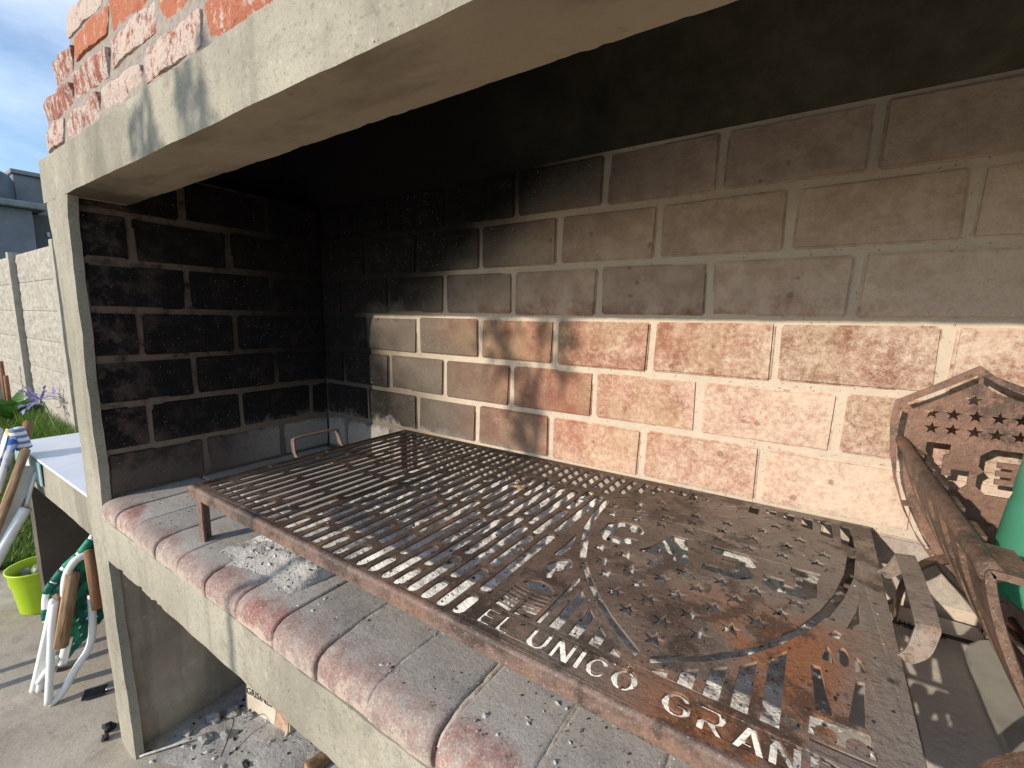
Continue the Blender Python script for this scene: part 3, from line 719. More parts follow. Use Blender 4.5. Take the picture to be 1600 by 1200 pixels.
STAR = [(1.206, -.190), (1.239, -.156), (1.272, -.124), (1.213, -.230), (1.251, -.189), (1.289, -.152), (1.259, -.227), (1.299, -.187), (1.302, -.223), (1.343, -.148), (1.346, -.183), (1.348, -.220), (1.396, -.147), (1.393, -.184), (1.395, -.219), (1.468, -.109), (1.452, -.142), (1.440, -.183), (1.505, -.144), (1.438, -.223), (1.489, -.179), (1.485, -.220), (1.539, -.178), (1.530, -.215),
        (1.244, -.359), (1.263, -.395), (1.282, -.425), (1.286, -.359), (1.305, -.394), (1.328, -.425), (1.328, -.356), (1.308, -.460), (1.350, -.390), (1.372, -.358), (1.376, -.418), (1.350, -.450), (1.396, -.388), (1.420, -.352), (1.443, -.386), (1.462, -.350), (1.334, -.487), (1.377, -.484), (1.400, -.451), (1.423, -.420), (1.419, -.484), (1.447, -.452), (1.472, -.420), (1.493, -.385), (1.508, -.347), (1.378, -.522)]
def star(cx, cy, r=0.0142, rot=0.0):
    return [(cx+(r if k % 2 == 0 else r*.42)*math.sin(rot+k*math.pi/5), cy+(r if k % 2 == 0 else r*.42)*math.cos(rot+k*math.pi/5)) for k in range(10)]
for x, y in STAR: holes.append(star(x, y))
# block letters: each a list of stencil cut-outs on a unit cell (0..1 wide, 0..1 tall)
LET = {
 'E': [[(0, 0), (.95, 0), (.95, .17), (.25, .17), (.25, .42), (.85, .42), (.85, .58), (.25, .58), (.25, .83), (.95, .83), (.95, 1), (0, 1)]],
 'L': [[(0, 0), (.9, 0), (.9, .18), (.27, .18), (.27, 1), (0, 1)]],
 'U': [[(0, 1), (0, .32), (.1, .1), (.33, 0), (.67, 0), (.9, .1), (1, .32), (1, 1), (.76, 1), (.76, .38), (.68, .24), (.56, .18), (.44, .18), (.32, .24), (.24, .38), (.24, 1)]],
 'N': [[(0, 0), (.24, 0), (.24, .64), (.74, 0), (1, 0), (1, 1), (.76, 1), (.76, .37), (.26, 1), (0, 1)]],
 'I': [[(0, 0), (1, 0), (1, 1), (0, 1)]],
 'C': [[(.98, .72), (.78, .93), (.52, 1), (.25, .93), (.06, .72), (0, .5), (.06, .28), (.25, .07), (.52, 0), (.78, .07), (.98, .28), (.78, .36), (.66, .24), (.52, .19), (.36, .24), (.26, .38), (.24, .5), (.26, .62), (.36, .76), (.52, .81), (.66, .76), (.78, .64)]],
 'O': [[(.46, 1), (.25, .93), (.06, .72), (0, .5), (.06, .28), (.25, .07), (.46, 0), (.46, .19), (.34, .25), (.26, .38), (.24, .5), (.26, .62), (.34, .75), (.46, .81)], [(.54, 1), (.54, .81), (.66, .75), (.74, .62), (.76, .5), (.74, .38), (.66, .25), (.54, .19), (.54, 0), (.75, .07), (.94, .28), (1, .5), (.94, .72), (.75, .93)]],
 'G': [[(.98, .74), (.78, .93), (.52, 1), (.25, .93), (.06, .72), (0, .5), (.06, .28), (.25, .07), (.52, 0), (.78, .06), (1, .22), (1, .55), (.56, .55), (.56, .40), (.77, .40), (.77, .28), (.66, .21), (.52, .19), (.36, .24), (.26, .38), (.24, .5), (.26, .62), (.36, .76), (.52, .81), (.66, .77), (.78, .66)]],
 'R': [[(0, 0), (.24, 0), (.24, .34), (.34, .34), (.72, 0), (1, 0), (.62, .36), (.85, .45), (.94, .66), (.87, .87), (.66, 1), (0, 1), (0, .83), (.58, .83), (.68, .76), (.7, .66), (.66, .56), (.56, .5), (.10, .5), (.10, .46), (0, .40)]],
 'A': [[(0, 0), (.24, 0), (.33, .20), (.58, .20), (.58, .36), (.40, .36), (.52, .68), (.76, 0), (1, 0), (.63, 1), (.40, 1)]],
 'D': [[(0, 0), (.55, 0), (.82, .1), (.97, .3), (1, .5), (.97, .7), (.82, .9), (.55, 1), (.32, 1), (.32, .82), (.52, .82), (.68, .74), (.75, .6), (.76, .5), (.75, .4), (.68, .26), (.52, .18), (.24, .18), (.24, 1), (0, 1)]],
}
for ch, x0, w in (('E', 1.191, .020), ('L', 1.218, .019), ('U', 1.2585, .0245), ('N', 1.290, .0225), ('I', 1.3185, .0062), ('C', 1.330, .0225), ('O', 1.3575, .0265), ('G', 1.4085, .0265), ('R', 1.442, .024), ('A', 1.4705, .0265), ('N', 1.4995, .0225), ('D', 1.5285, .024), ('E', 1.559, .020)):
    for lp in LET[ch]: holes.append([(x0+a*w, -.6125+b*.030) for a, b in lp])
# the big letters across the crest
BIG = {
 'C': [[(.0, .28), (.0, .72), (.25, 1), (.75, 1), (1, .78), (1, .62), (.70, .62), (.62, .74), (.40, .74), (.32, .64), (.32, .36), (.40, .26), (.62, .26), (.70, .38), (1, .38), (1, .22), (.75, 0), (.25, 0)]],
 'A': [[(0, 0), (.36, 0), (.36, .20), (.62, .20), (.62, 0), (1, 0), (.86, .25), (.68, 1), (.36, 1), (.16, .25)]],
 'B': [[(0, 0), (.72, 0), (.95, .16), (.95, .40), (.84, .5), (.95, .60), (.95, .84), (.72, 1), (0, 1), (0, .80), (.14, .74), (.60, .74), (.60, .62), (.30, .62), (.30, .56), (.60, .56), (.60, .44), (.30, .44), (.30, .38), (.60, .38), (.60, .26), (.14, .26), (0, .20)]],
 'J': [[(.0, .15), (.2, 0), (.78, 0), (.95, .18), (.95, .74), (1, .80), (1, 1), (.46, 1), (.46, .80), (.58, .74), (.58, .30), (.38, .30), (.38, .46), (.0, .46)]],
}
BPOS = (('C', 1.222, .064), ('A', 1.296, .082), ('B', 1.389, .070), ('J', 1.467, .067))
for ch, x0, w in BPOS:
    for lp in BIG[ch]: holes.append([(x0+a*w, -.334+b*.084) for a, b in lp])
# bars under the crest
def crest_low(x):                              # outline of the crest at its lower edge, kept off by a strip of metal
    A = [(1.239, -.432), (1.262, -.470), (1.290, -.505), (1.318, -.535), (1.3395, -.553), (1.372, -.577), (1.386, -.574), (1.432, -.536), (1.468, -.504), (1.500, -.461), (1.530, -.41)]
    for (xa, a), (xb, b) in zip(A[:-1], A[1:]):
        if xa <= x <= xb: return lerp(a, b, (x-xa)/(xb-xa))
    return -.58
poly((1.252, -.574), (1.2585, -.574), (1.2585, crest_low(1.2585)), (1.252, crest_low(1.252)))
for x0, x1 in ((1.268, 1.282), (1.293, 1.307), (1.318, 1.332), (1.344, 1.356), (1.390, 1.405), (1.415, 1.430), (1.4395, 1.454), (1.464, 1.479), (1.489, 1.5045)):
    a, b = crest_low(x0)-.002, crest_low(x1)-.002
    if min(a, b) > -.568: poly((x0, -.572), (x1, -.572), (x1, b), (x0, a))
    else: poly((x0, -.572), (x1, -.572), (x1, max(b, -.566)), (x0, max(a, -.566)))
poly((1.365, -.580), (1.376, -.581), (1.367, -.574))
# the hand with a fan on the left, the bucket on the right
poly((1.194, -.424), (1.204, -.424), (1.207, -.392), (1.195, -.343), (1.1935, -.345))
poly((1.200, -.452), (1.208, -.432), (1.221, -.421), (1.229, -.428), (1.234, -.440), (1.227, -.457), (1.218, -.464), (1.222, -.482), (1.216, -.486), (1.208, -.470))
poly((1.194, -.512), (1.202, -.500), (1.215, -.4955), (1.230, -.498), (1.241, -.508), (1.236, -.517), (1.226, -.521), (1.212, -.520))
for k in range(6):
    y = -.528-.0085*k; w = .0021+.0005*k
    poly((1.190, y-w+.003), (1.2155, y-w-.001), (1.2155, y+w-.001), (1.190, y+w+.003))
    poly((1.2205, y-w-.002), (1.2465, y-w+.002), (1.2465, y+w+.002), (1.2205, y+w-.002))
poly((1.526, -.463), (1.535, -.4625), (1.544, -.529), (1.5315, -.529)); poly((1.5645, -.465), (1.572, -.463), (1.568, -.528), (1.556, -.528))
def disc_dip(cx):
    return [(cx+.0085*math.sin(q), -.5545+.0085*math.cos(q)) for q in [math.radians(140-28*k) for k in range(11)]]
holes.append([(1.527, -.535), (1.571, -.535), (1.575, -.5615)]+disc_dip(1.5620)+disc_dip(1.5390)+[(1.526, -.5615)])
poly((1.527, -.566), (1.574, -.566), (1.574, -.570), (1.527, -.570))
ring = [(1.5555+.0055*math.cos(a*math.pi/6), -.432+.017*math.sin(a*math.pi/6)) for a in range(12)]; holes.append(ring)
poly((1.536, -.448), (1.546, -.450), (1.5445, -.428), (1.540, -.420)); poly((1.565, -.450), (1.574, -.446), (1.571, -.428), (1.566, -.424))
poly((1.560, -.375), (1.574, -.352), (1.576, -.300), (1.571, -.330)); poly((1.542, -.398), (1.552, -.402), (1.556, -.388), (1.549, -.384))
outline = [(.4325, -.6165), (1.607, -.6265), (1.607, -.012), (.4315, -.018)]
outline = [(.4325, -.6165), (1.02, -.6215), (1.607, -.6265), (1.607, -.012), (1.02, -.015), (.4315, -.018)]
gr = empty('barbecue_grill', (1.02, -.32, -.484), 'large rusty plate grill cut with slots, a starry crest and lettering, standing over the ash', 'grill')
pm = cut_plate('plate', [outline]+holes, 0.0035)
pm.transform(Matrix.Translation((0, 0, GP-.00175)))
for q in pm.vertices: q.co.z += .0013*mn.noise(Vector((q.co.x*9, q.co.y*9, 1)))
obj('plate', pm, M['rust'], gr)
def inside(p, lp):
    r_ = False; j = len(lp)-1
    for i in range(len(lp)):
        if (lp[i][1] > p[1]) != (lp[j][1] > p[1]) and p[0] < (lp[j][0]-lp[i][0])*(p[1]-lp[i][1])/(lp[j][1]-lp[i][1])+lp[i][0]: r_ = not r_
        j = i
    return r_
res, bit = [], []
while len(res) < 430:
    p = (random.uniform(.44, 1.60), random.uniform(-.60, -.02))
    if not any(inside(p, lp) for lp in holes):
        s_ = random.uniform(.0007, .0026); (bit if random.random() < .10 else res).append(((p[0], p[1], GP+s_*.25), s_))
crumbs('burnt_residue', res, M['coal'], gr)['kind'] = 'stuff'; crumbs('ash_grit', bit, M['ashchip'], gr)['kind'] = 'stuff'
# rolled front lip, side and back returns
def lip(name, a, b, out, drop, r=0.006):
    a, b = Vector(a), Vector(b); o = Vector(out).normalized(); t = 0.0035; prof = []
    for k in range(6):
        q = math.pi/2*k/5; prof.append((r*math.sin(q), -r+r*math.cos(q)))
    prof.append((r, -drop))
    inner = [(r-t, -drop)]+[((r-t)*math.sin(math.pi/2*k/5), -r+(r-t)*math.cos(math.pi/2*k/5)) for k in range(5, -1, -1)]
    pr = prof+inner; n = len(pr); NS = 40; v, f = [], []
    for s in range(NS+1):
        p = a.lerp(b, s/NS)
        for u, w in pr: v.append(p+o*(u+.0006*mn.noise(p*14))+Vector((0, 0, w+.0007*mn.noise(p*9+Vector((3, 3, 3))))))
    for s in range(NS):
        for k in range(n): f.append((s*n+k, s*n+(k+1) % n, (s+1)*n+(k+1) % n, (s+1)*n+k))
    f.append(tuple(range(n))); f.append(tuple(NS*n+k for k in range(n))[::-1])
    bm = bmesh.new(); bv = [bm.verts.new(p) for p in v]
    for q in f: bm.faces.new([bv[k] for k in q])
    me = from_bm(name, bm, False)
    return obj(name, me, M['rust_lip'], gr)
lip('folded_edge', (.4325, -.6167, GP), (1.607, -.6267, GP), (-.0085, -1, 0), .023)
lip('folded_edge', (.4313, -.018, GP-.001), (.4323, -.6165, GP-.001), (-1, 0, 0), .008, .004)
for x, y in ((.4375, -.6125), (1.602, -.6225), (.4375, -.022), (1.602, -.017)):
    sx = 1 if x < 1 else -1; sy = 1 if y < -.3 else -1
    lp = [(0, 0), (.022*sx, 0), (.022*sx, .004*sy), (.004*sx, .004*sy), (.004*sx, .022*sy), (0, .022*sy)]
    obj('leg', prism([(x+a, y+b) for a, b in lp], 'z', -.4845, GP-.0040), M['rust_lip'], gr)
obj('handle', strap([(.4300, -.376, -.366), (.4120, -.375, -.354), (.4040, -.373, -.328), (.4035, -.366, -.3185), (.4035, -.31, -.3175), (.4035, -.250, -.3185), (.4040, -.243, -.328), (.4120, -.241, -.354), (.4300, -.240, -.366)], .015, (1, 0, .1), .0045, 4), M['rust_lip'], gr)
obj('handle', strap([(1.608, -.392, -.3655), (1.620, -.391, -.352), (1.626, -.386, -.330), (1.627, -.376, -.322), (1.628, -.30, -.319), (1.628, -.215, -.320), (1.627, -.203, -.327), (1.621, -.196, -.348), (1.608, -.192, -.3655)], .021, (1, 0, .12), .0045, 4), M['rust'], gr)

# ================================================================== ash and embers on the hearth
def ash_h(x, y):
    fr = -.515 if x > .95 else (-.625 if .52 < x < .78 else -.520)
    e = min(x-.455, 1.60-x, (y-fr)*2.2, (.02-y)*3.0)
    e += .045*mn.noise(Vector((x*7, y*7, 2.0)))+.03*mn.noise(Vector((x*17, y*17, 5.0)))
    e = max(0, min(1, e/.16)); e = e*e*(3-2*e)
    h = .015+.008*mn.noise(Vector((x*5.5, y*5.5, 0)))+.005*mn.noise(Vector((x*19, y*19, 3)))+.0045*mn.noise(Vector((x*47, y*47, 8)))
    if x < .80: h += .006*math.exp(-((x-.70)/.10)**2-((y+.56)/.10)**2)
    h += .045*max(0, min(1, (y+.26)/.22))**1.5*max(0, min(1, (x-.62)/.3))
    return -.4895+e*(max(h, .002)+.006)
nx, ny = 190, 96; v, f = [], []
for i in range(nx+1):
    for j in range(ny+1):
        x, y = .42+(1.66-.42)*i/nx, -.648+.640*j/ny
        z = ash_h(x, y); v.append((x, y, z+.0022*mn.noise(Vector((x*130, y*130, 1)))))
for i in range(nx):
    for j in range(ny):
        q = (i*(ny+1)+j, (i+1)*(ny+1)+j, (i+1)*(ny+1)+j+1, i*(ny+1)+j+1)
        if max(v[k][2] for k in q) > -.4865: f.append(q)
tag(obj('ash_bed', (v, f, True), M['ash']), 'pale lumpy wood ash heaped on the hearth under the grill', 'ash', kind='stuff')
def on_ash(n, s0, s1, x0=.5, x1=1.6):
    out = []
    while len(out) < n:
        x, y = random.uniform(x0, x1), random.uniform(-.635, -.02); z = ash_h(x, y)
        if z > -.4862 or random.random() < .10:
            s = s0*(s1/s0)**(random.random()**2.2); out.append(((x, y, max(z, -.4845)+s*.2), s))
    return out
tag(crumbs('charcoal_crumbs', on_ash(900, .0009, .0045), M['coal']), 'black charcoal crumbs strewn over the ash bed', 'charcoal', kind='stuff')
tag(crumbs('ash_flakes', on_ash(4200, .0012, .0060), M['ashchip']), 'whitish flakes and lumps of ash scattered over the ash bed', 'ash', kind='stuff')
dust = [((random.uniform(.05, 2.2), random.uniform(-.64, -.45), -.4838), random.uniform(.0006, .0020)) for _ in range(700)]
tag(crumbs('hearth_specks', dust, M['coal']), 'tiny dark specks on the front hearth bricks', 'charcoal', kind='stuff')
tag(obj('dry_leaf', ([(.985, -.232, -.357), (1.002, -.240, -.3545), (1.020, -.234, -.357), (1.006, -.222, -.354), (1.0, -.2315, -.3515)], [(0, 1, 4), (1, 2, 4), (2, 3, 4), (3, 0, 4)]), M['logend']), 'small dry orange leaf lying on the grill bars', 'leaf')

# ================================================================== the fire basket
fb = empty('fire_basket', (1.785, -.27, -.484), 'rusty iron fire basket with a crest-shaped back plate and ribbed sides, right of the grill', 'fire basket')
K = 0.80
def sx(x): return 1.785-K*(x-1.376)
def sz(y): return -.074+K*(y+.080)
half = [(1.376, -.108), (1.335, -.100), (1.300, -.085), (1.277, -.066), (1.215, -.110), (1.162, -.145), (1.158, -.190), (1.164, -.250), (1.176, -.309), (1.198, -.371), (1.226, -.427), (1.254, -.466), (1.281, -.500), (1.325, -.541), (1.376, -.582)]
outl = [(x, y) for x, y in half]+[(2.752-x, y) for x, y in half[-2:0:-1]]
bh = []
def sl(*p):
    bh.append(list(p)); bh.append([(2.752-x, y) for x, y in p])
sl((1.180, -.148), (1.230, -.115), (1.277, -.083), (1.2785, -.100), (1.240, -.127), (1.191, -.159))
sl((1.283, -.085), (1.310, -.103), (1.340, -.114), (1.370, -.119), (1.370, -.134), (1.335, -.128), (1.305, -.116), (1.285, -.101))
sl((1.172, -.165), (1.185, -.170), (1.182, -.225), (1.172, -.222))
sl((1.173, -.235), (1.183, -.240), (1.190, -.300), (1.203, -.350), (1.194, -.352), (1.180, -.303))
sl((1.198, -.362), (1.208, -.360), (1.228, -.405), (1.250, -.440), (1.243, -.446), (1.219, -.410))
sl((1.250, -.455), (1.257, -.450), (1.288, -.488), (1.330, -.528), (1.326, -.535), (1.282, -.495))
for x, z in [(1.705, -.116), (1.660, -.141), (1.685, -.141), (1.710, -.141), (1.735, -.141), (1.759, -.141), (1.662, -.165), (1.686, -.165), (1.711, -.165), (1.735, -.166), (1.759, -.166)]:
    bx, by = 1.376-(x-1.785)/K, -.080+(z+.074)/K
    bh.append(star(bx, by, .0125)); bh.append(star(2.752-bx, by, .0125))
for r_, (y, n_) in enumerate(((-.370, 9), (-.398, 8), (-.426, 7), (-.454, 5), (-.482, 4), (-.510, 2))):
    for k in range(n_): bh.append(star(1.376+(k-(n_-1)/2)*.030, y, .0115))
def shift(lp, dx, dy): return [(x+dx, y+dy) for x, y in lp]
for ch, x0, w in BPOS:
    for lp in BIG[ch]: bh.append([(x0+a*w+.012*(1 if x0 < 1.37 else -1)*0, -.312+b*.090) for a, b in lp])
pm = cut_plate('crest_plate', [[(sx(x), sz(y)) for x, y in lp] for lp in [outl]+bh], .004)
pm.transform(Matrix.Translation((0, -.046, 0)) @ Matrix.Rotation(math.pi/2, 4, 'X'))
obj('crest_plate', pm, M['rust_shield'], fb)
ribp = [(1.6270, -.193), (1.6350, -.225), (1.6500, -.265), (1.6710, -.310), (1.6990, -.355), (1.7380, -.405), (1.785, -.452)]; ribp = ribp+[(2*1.785-x, z) for x, z in ribp[-2::-1]]
for y in (-.100, -.178, -.256, -.334, -.412):
    pth = [(x, y, z) for x, z in ribp]
    top = Vector(pth[0]); pth = [(top.x+.020, y, top.z-.004), (top.x+.007, y, top.z-.003)]+pth+[(2*1.785-top.x-.007, y, top.z-.003), (2*1.785-top.x-.020, y, top.z-.004)]
    obj('rib', strap(pth, .040, (0, 1, 0), .0045, 3), M['rust_red'], fb)
pth = [(x, -.503, z) for x, z in ribp]; top = Vector(pth[0])
obj('rib', strap([(top.x+.026, -.503, top.z+.002), (top.x+.004, -.503, top.z+.004)]+pth+[(2*1.785-top.x-.004, -.503, top.z+.004), (2*1.785-top.x-.026, -.503, top.z+.002)], .060, (0, 1, 0), .006, 4), M['rust_red'], fb)
for x in (1.6275, 2*1.785-1.6275):
    obj('rail', tube([(x, -.040, -.190), (x, -.25, -.190), (x, -.53, -.190)], .0078, 10, 8, wob=.12), M['rust_red'], fb)
for s_ in (0, 1):
    pth = [(x if s_ == 0 else 3.57-x, -.285, z) for x, z in ribp[:6]]
    obj('side_plate', strap([(p[0]+(.004 if s_ == 0 else -.004), p[1], p[2]) for p in pth], .47, (0, 1, 0), .003, 4), M['rust_red'], fb)
for x, z in ((1.682, -.322), (1.725, -.385), (1.785, -.446), (1.845, -.385), (1.888, -.322)):
    obj('stringer', tube([(x, -.048, z), (x, -.53, z)], .005, 8, 0), M['rust_red'], fb)
for y in (-.065, -.470):
    for s in (1, -1):
        obj('foot', strap([(1.785-s*.080, y, -.362), (1.785-s*.112, y-.002, -.385), (1.785-s*.132, y-.003, -.425), (1.785-s*.138, y-.004, -.4835)], .022, (0, 1, 0), .005, 6), M['rust_red'], fb)
# green bottle lying in the basket
bt = empty('green_bottle', (1.775, -.30, -.44), 'translucent green plastic bottle standing in the fire basket at the right edge', 'bottle')
bpro = [(0.0, .002), (.040, 0), (.056, .010), (.060, .03), (.060, .10), (.0585, .108), (.060, .116), (.060, .170), (.058, .205), (.050, .250), (.036, .300), (.021, .340), (.0145, .355), (.0145, .380), (.0, .381)]
me = mesh('body', *lathe(bpro, 40)); me.transform(Matrix.Translation((1.7300, -.345, -.290)) @ Matrix.Rotation(math.radians(6), 4, 'Y')); obj('body', me, M['bottle'], bt)
me = mesh('cap', *lathe([(0, .365), (.0175, .365), (.0175, .388), (.015, .391), (0, .391)], 24)); me.transform(Matrix.Translation((1.7300, -.345, -.290)) @ Matrix.Rotation(math.radians(6), 4, 'Y')); obj('cap', me, M['white'], bt)
# grey slab with a rounded end, lying half under the basket
lp = [(1.7195+.0006*math.sin(k*1.3), -.330+.02*k) for k in range(9)]
lp += [(1.782+.062*math.cos(a), -.145+.066*math.sin(a)) for a in [math.pi*(1-k/12) for k in range(13)]]+[(1.846, -.17), (1.846, -.25), (1.845, -.335)]
pm = prism(lp, 'z', -.4845, -.4700)
tag(obj('stone_slab', pm, M['stone']), 'flat grey stone slab with a rounded end on the hearth under the fire basket', 'slab')
# black twisted wire brush lying behind the grill handle
wb = empty('wire_brush', (1.68, -.12, -.484), 'thin black wire brush lying on the hearth between grill and fire basket', 'brush')
obj('shaft', tube([(1.655, -.100, -.478), (1.72, -.095, -.476), (1.80, -.088, -.478)], .0016, 6, 4), M['black_plastic'], wb)
obj('shaft', tube([(1.655, -.106, -.478), (1.72, -.103, -.475), (1.80, -.098, -.478)], .0016, 6, 4), M['black_plastic'], wb)
v, f = [], []
for k in range(420):
    x = random.uniform(1.635, 1.705); a = random.uniform(0, 6.28); l = random.uniform(.005, .011); o = len(v); c = Vector((x, -.103, -.4755)); d = Vector((random.uniform(-.3, .3), math.cos(a), math.sin(a)*.7))*l
    v += [c+Vector((.0006, 0, 0)), c-Vector((.0006, 0, 0)), c+d]; f.append((o, o+1, o+2))
obj('bristles', (v, f), M['black_plastic'], wb)

# ================================================================== under the hearth
def fash(x, y):
    e = min((x+.02)*2.0, 1.5-x, (y+.62)*1.6, (.05-y)*3)+.10*mn.noise(Vector((x*5, y*5, 1)))+.05*mn.noise(Vector((x*15, y*15, 4)))
    e = max(0, min(1, e/.25)); return GZ-.002+e*(.011+.008*mn.noise(Vector((x*9, y*9, 0)))+.004*mn.noise(Vector((x*31, y*31, 6))))
nx, ny = 110, 60; v, f = [], []
for i in range(nx+1):
    for j in range(ny+1):
        x, y = -.02+1.56*i/nx, -.78+.83*j/ny; v.append((x, y, fash(x, y)))
for i in range(nx):
    for j in range(ny):
        q = (i*(ny+1)+j, (i+1)*(ny+1)+j, (i+1)*(ny+1)+j+1, i*(ny+1)+j+1)
        if max(v[k][2] for k in q) > GZ+.0005: f.append(q)
tag(obj('floor_ash', (v, f, True), M['floor_ash']), 'grey ash spilled over the patio under the hearth', 'ash', kind='stuff')
sp, sc = [], []
for k in range(1500):
    x = random.uniform(.02, 1.3); y = random.uniform(-.74, .0)
    if fash(x, y) > GZ or random.random() < .25:
        s_ = .0016*(6 ** (random.random()**2)); (sp if random.random() < .45 else sc).append(((x, y, max(fash(x, y), GZ)+s_*.3), s_))
tag(crumbs('floor_charcoal', sp, M['coal']), 'black charcoal grit in the ash under the hearth', 'charcoal', kind='stuff')
tag(crumbs('floor_ash_bits', sc, M['ashchip']), 'pale ash bits strewn under the hearth', 'ash', kind='stuff')
def lump(name, c, size, mat, label, cat, group=None, seed=0, flat=.6):
    bm = bmesh.new(); bmesh.ops.create_icosphere(bm, subdivisions=2 if cat != 'fruit' else 3, radius=1)
    for q in bm.verts:
        d = q.co.copy(); s_ = 1+(.55*mn.noise(d*1.5+Vector((seed, 0, 0)))+.45*mn.noise(d*3.3+Vector((0, seed, 0))))*(.12 if cat == 'fruit' else 1)
        q.co = Vector(c)+Vector((d.x*size*1.35*s_, d.y*size*s_, d.z*size*flat*s_))
    o = obj(name, from_bm(name, bm), mat); return tag(o, label, cat, group)
for k, (x, y, s_) in enumerate([(.13, -.53, .015), (.075, -.485, .018), (.16, -.49, .012), (.10, -.44, .016), (.06, -.55, .012), (.15, -.42, .012)]):
    lump('ash_lump', (x, y, GZ+.008+s_*.4), s_, M['ashrock'], 'grey lump of burnt wood in the ash beside the support wall', 'ember', 'burnt lumps in the floor ash', k*3.7)
for k, (x, y, s_) in enumerate([(-.150, -.674, .014), (-.118, -.690, .010), (.30, -.50, .009), (.26, -.60, .009)]):
    lump('charcoal_piece', (x, y, GZ+s_*.45+.004), s_, M['coal'], ('larger' if k == 0 else 'smaller')+' of two black charcoal pieces on the patio at the pillar foot' if x < 0 else 'black piece of charcoal lying in the ash under the hearth', 'charcoal', 'charcoal by the pillar' if x < 0 else 'charcoal in the floor ash', k*5.1, .7)
tag(obj('stick', tube([(.03, -.655, GZ+.006), (.075, -.60, GZ+.016), (.105, -.555, GZ+.021)], .0032, 6, 4), M['ashchip']), 'pale thin stick lying in the ash beside the support wall', 'stick')
tag(obj('wire', tube([(.13, -.475, GZ+.03), (.175, -.470, GZ+.055), (.20, -.50, GZ+.03), (.225, -.53, GZ+.014)], .0016, 6, 6), M['rust']), 'bent dark wire sticking out of the floor ash', 'wire')
# cardboard box with printing
bx = empty('cardboard_box', (.30, -.30, GZ), 'torn cardboard box printed GRISINES standing in the ash under the hearth', 'box')
ang = math.radians(7.5); bm_ = Matrix.Translation((.108, -.408, GZ+.004)) @ Matrix.Rotation(ang, 4, 'Z') @ Matrix.Rotation(math.radians(-4), 4, 'X')
me = box_me('carton', 0, .205, 0, .13, 0, .20, .004, 2); me.transform(bm_); obj('carton', me, M['card'], bx)
v = [(.138, -.0025, .0), (.199, -.0025, .004), (.202, -.0025, .06), (.188, -.0025, .085), (.170, -.0025, .060), (.150, -.0025, .085), (.143, -.0025, .04)]
v = [bm_ @ Vector(p) for p in v]+[bm_ @ Vector((p[0], .001, p[2])) for p in v]; n = 7
me = mesh('torn_patch', v, [tuple(range(n)), tuple(range(n, 2*n))[::-1]]+[(i, n+i, n+(i+1) % n, (i+1) % n) for i in range(n)]); obj('torn_patch', me, M['card_torn'], bx)
me = text_me('printing', 'GRISINES', .030); me.transform(bm_ @ Matrix.Translation((.006, -.0012, .058)) @ Matrix.Rotation(math.pi/2, 4, 'X') @ Matrix.Scale(1.02, 4, (1, 0, 0))); obj('printing', me, M['ink'], bx)
# log
lg = empty('firewood_log', (.46, -.33, GZ+.03), 'short bark-covered log with an orange cut end under the hearth', 'log')
A, B = Vector((.462, -.420, GZ+.024)), Vector((.505, -.22, GZ+.026))
obj('bark', tube([A, A.lerp(B, .5)+Vector((.004, 0, .003)), B], .0175, 16, 6, wob=.35), M['bark'], lg)
d = (A-B).normalized(); n1, n2 = frame(d)
v = [A+d*.0015]+[A+d*.001+(n1*math.cos(k*math.pi/9)+n2*math.sin(k*math.pi/9))*.0150 for k in range(18)]
obj('cut_end', (v, [(0, 1+k, 1+(k+1) % 18) for k in range(18)]), M['logend'], lg)

# ================================================================== side counter
ct = empty('side_counter', (-.58, -.3, GZ), 'concrete side counter with a pale glazed top, left of the barbecue', 'counter')
obj('slab', rough_box('slab', -1.035, -.124, -.655, .0, -.640, -.518, .04, .002, 8), M['concrete'], ct)
obj('top', box_me('top', -1.045, -.123, -.660, .0, -.5155, -.507, .002), M['tile_top'], ct)
for k in range(3):
    x0 = -1.036+k*.128; obj('tile', box_me('tile', x0, x0+.124, -.6625, -.6575, -.600, -.5185, .0012), M['teal'] if k != 1 else M['white'], ct)
obj('support_panel', rough_box('support_panel', -1.030, -.945, -.648, .0, GZ-.01, -.636, .06, .003, 5), M['shaded_render'], ct)
obj('rear_panel', rough_box('rear_panel', -.945, -.113, -.03, .05, GZ-.01, -.636, .08, .003, 5), M['shaded_render'], ct)

# ================================================================== green folding chair
gc = empty('folding_chair', (-.46, -.70, GZ), 'folded lawn chair with green webbing, white frame and wooden arms beside the pillar', 'chair')
def T(name, pts, r, mat, par, sub=5): return obj(name, tube(pts, r, 10, sub), mat, par)
R_ = .0105
T('frame_tube', [(-.52, -.768, -1.231), (-.50, -.752, -1.152), (-.46, -.724, -1.004), (-.44, -.706, -.911)], R_, M['white'], gc)
T('frame_tube', [(-.505, -.757, -1.231), (-.495, -.742, -1.15), (-.475, -.722, -1.05)], R_*.9, M['white'], gc)
T('frame_tube', [(-.41, -.754, -1.230), (-.42, -.734, -1.097), (-.43, -.720, -.999), (-.44, -.703, -.916)], R_, M['white'], gc)
T('frame_tube', [(-.41, -.752, -1.230), (-.41, -.739, -1.229), (-.41, -.716, -1.210), (-.41, -.680, -1.152), (-.41, -.651, -1.114), (-.41, -.635, -1.071), (-.41, -.628, -1.010), (-.42, -.622, -.93)], R_, M['white'], gc)
T('frame_tube', [(-.50, -.757, -1.198), (-.47, -.735, -1.149), (-.45, -.714, -1.114)], R_*.8, M['white'], gc)
T('frame_tube', [(-.45, -.705, -1.143), (-.45, -.696, -1.108), (-.45, -.682, -1.059)], R_*1.2, M['white'], gc)
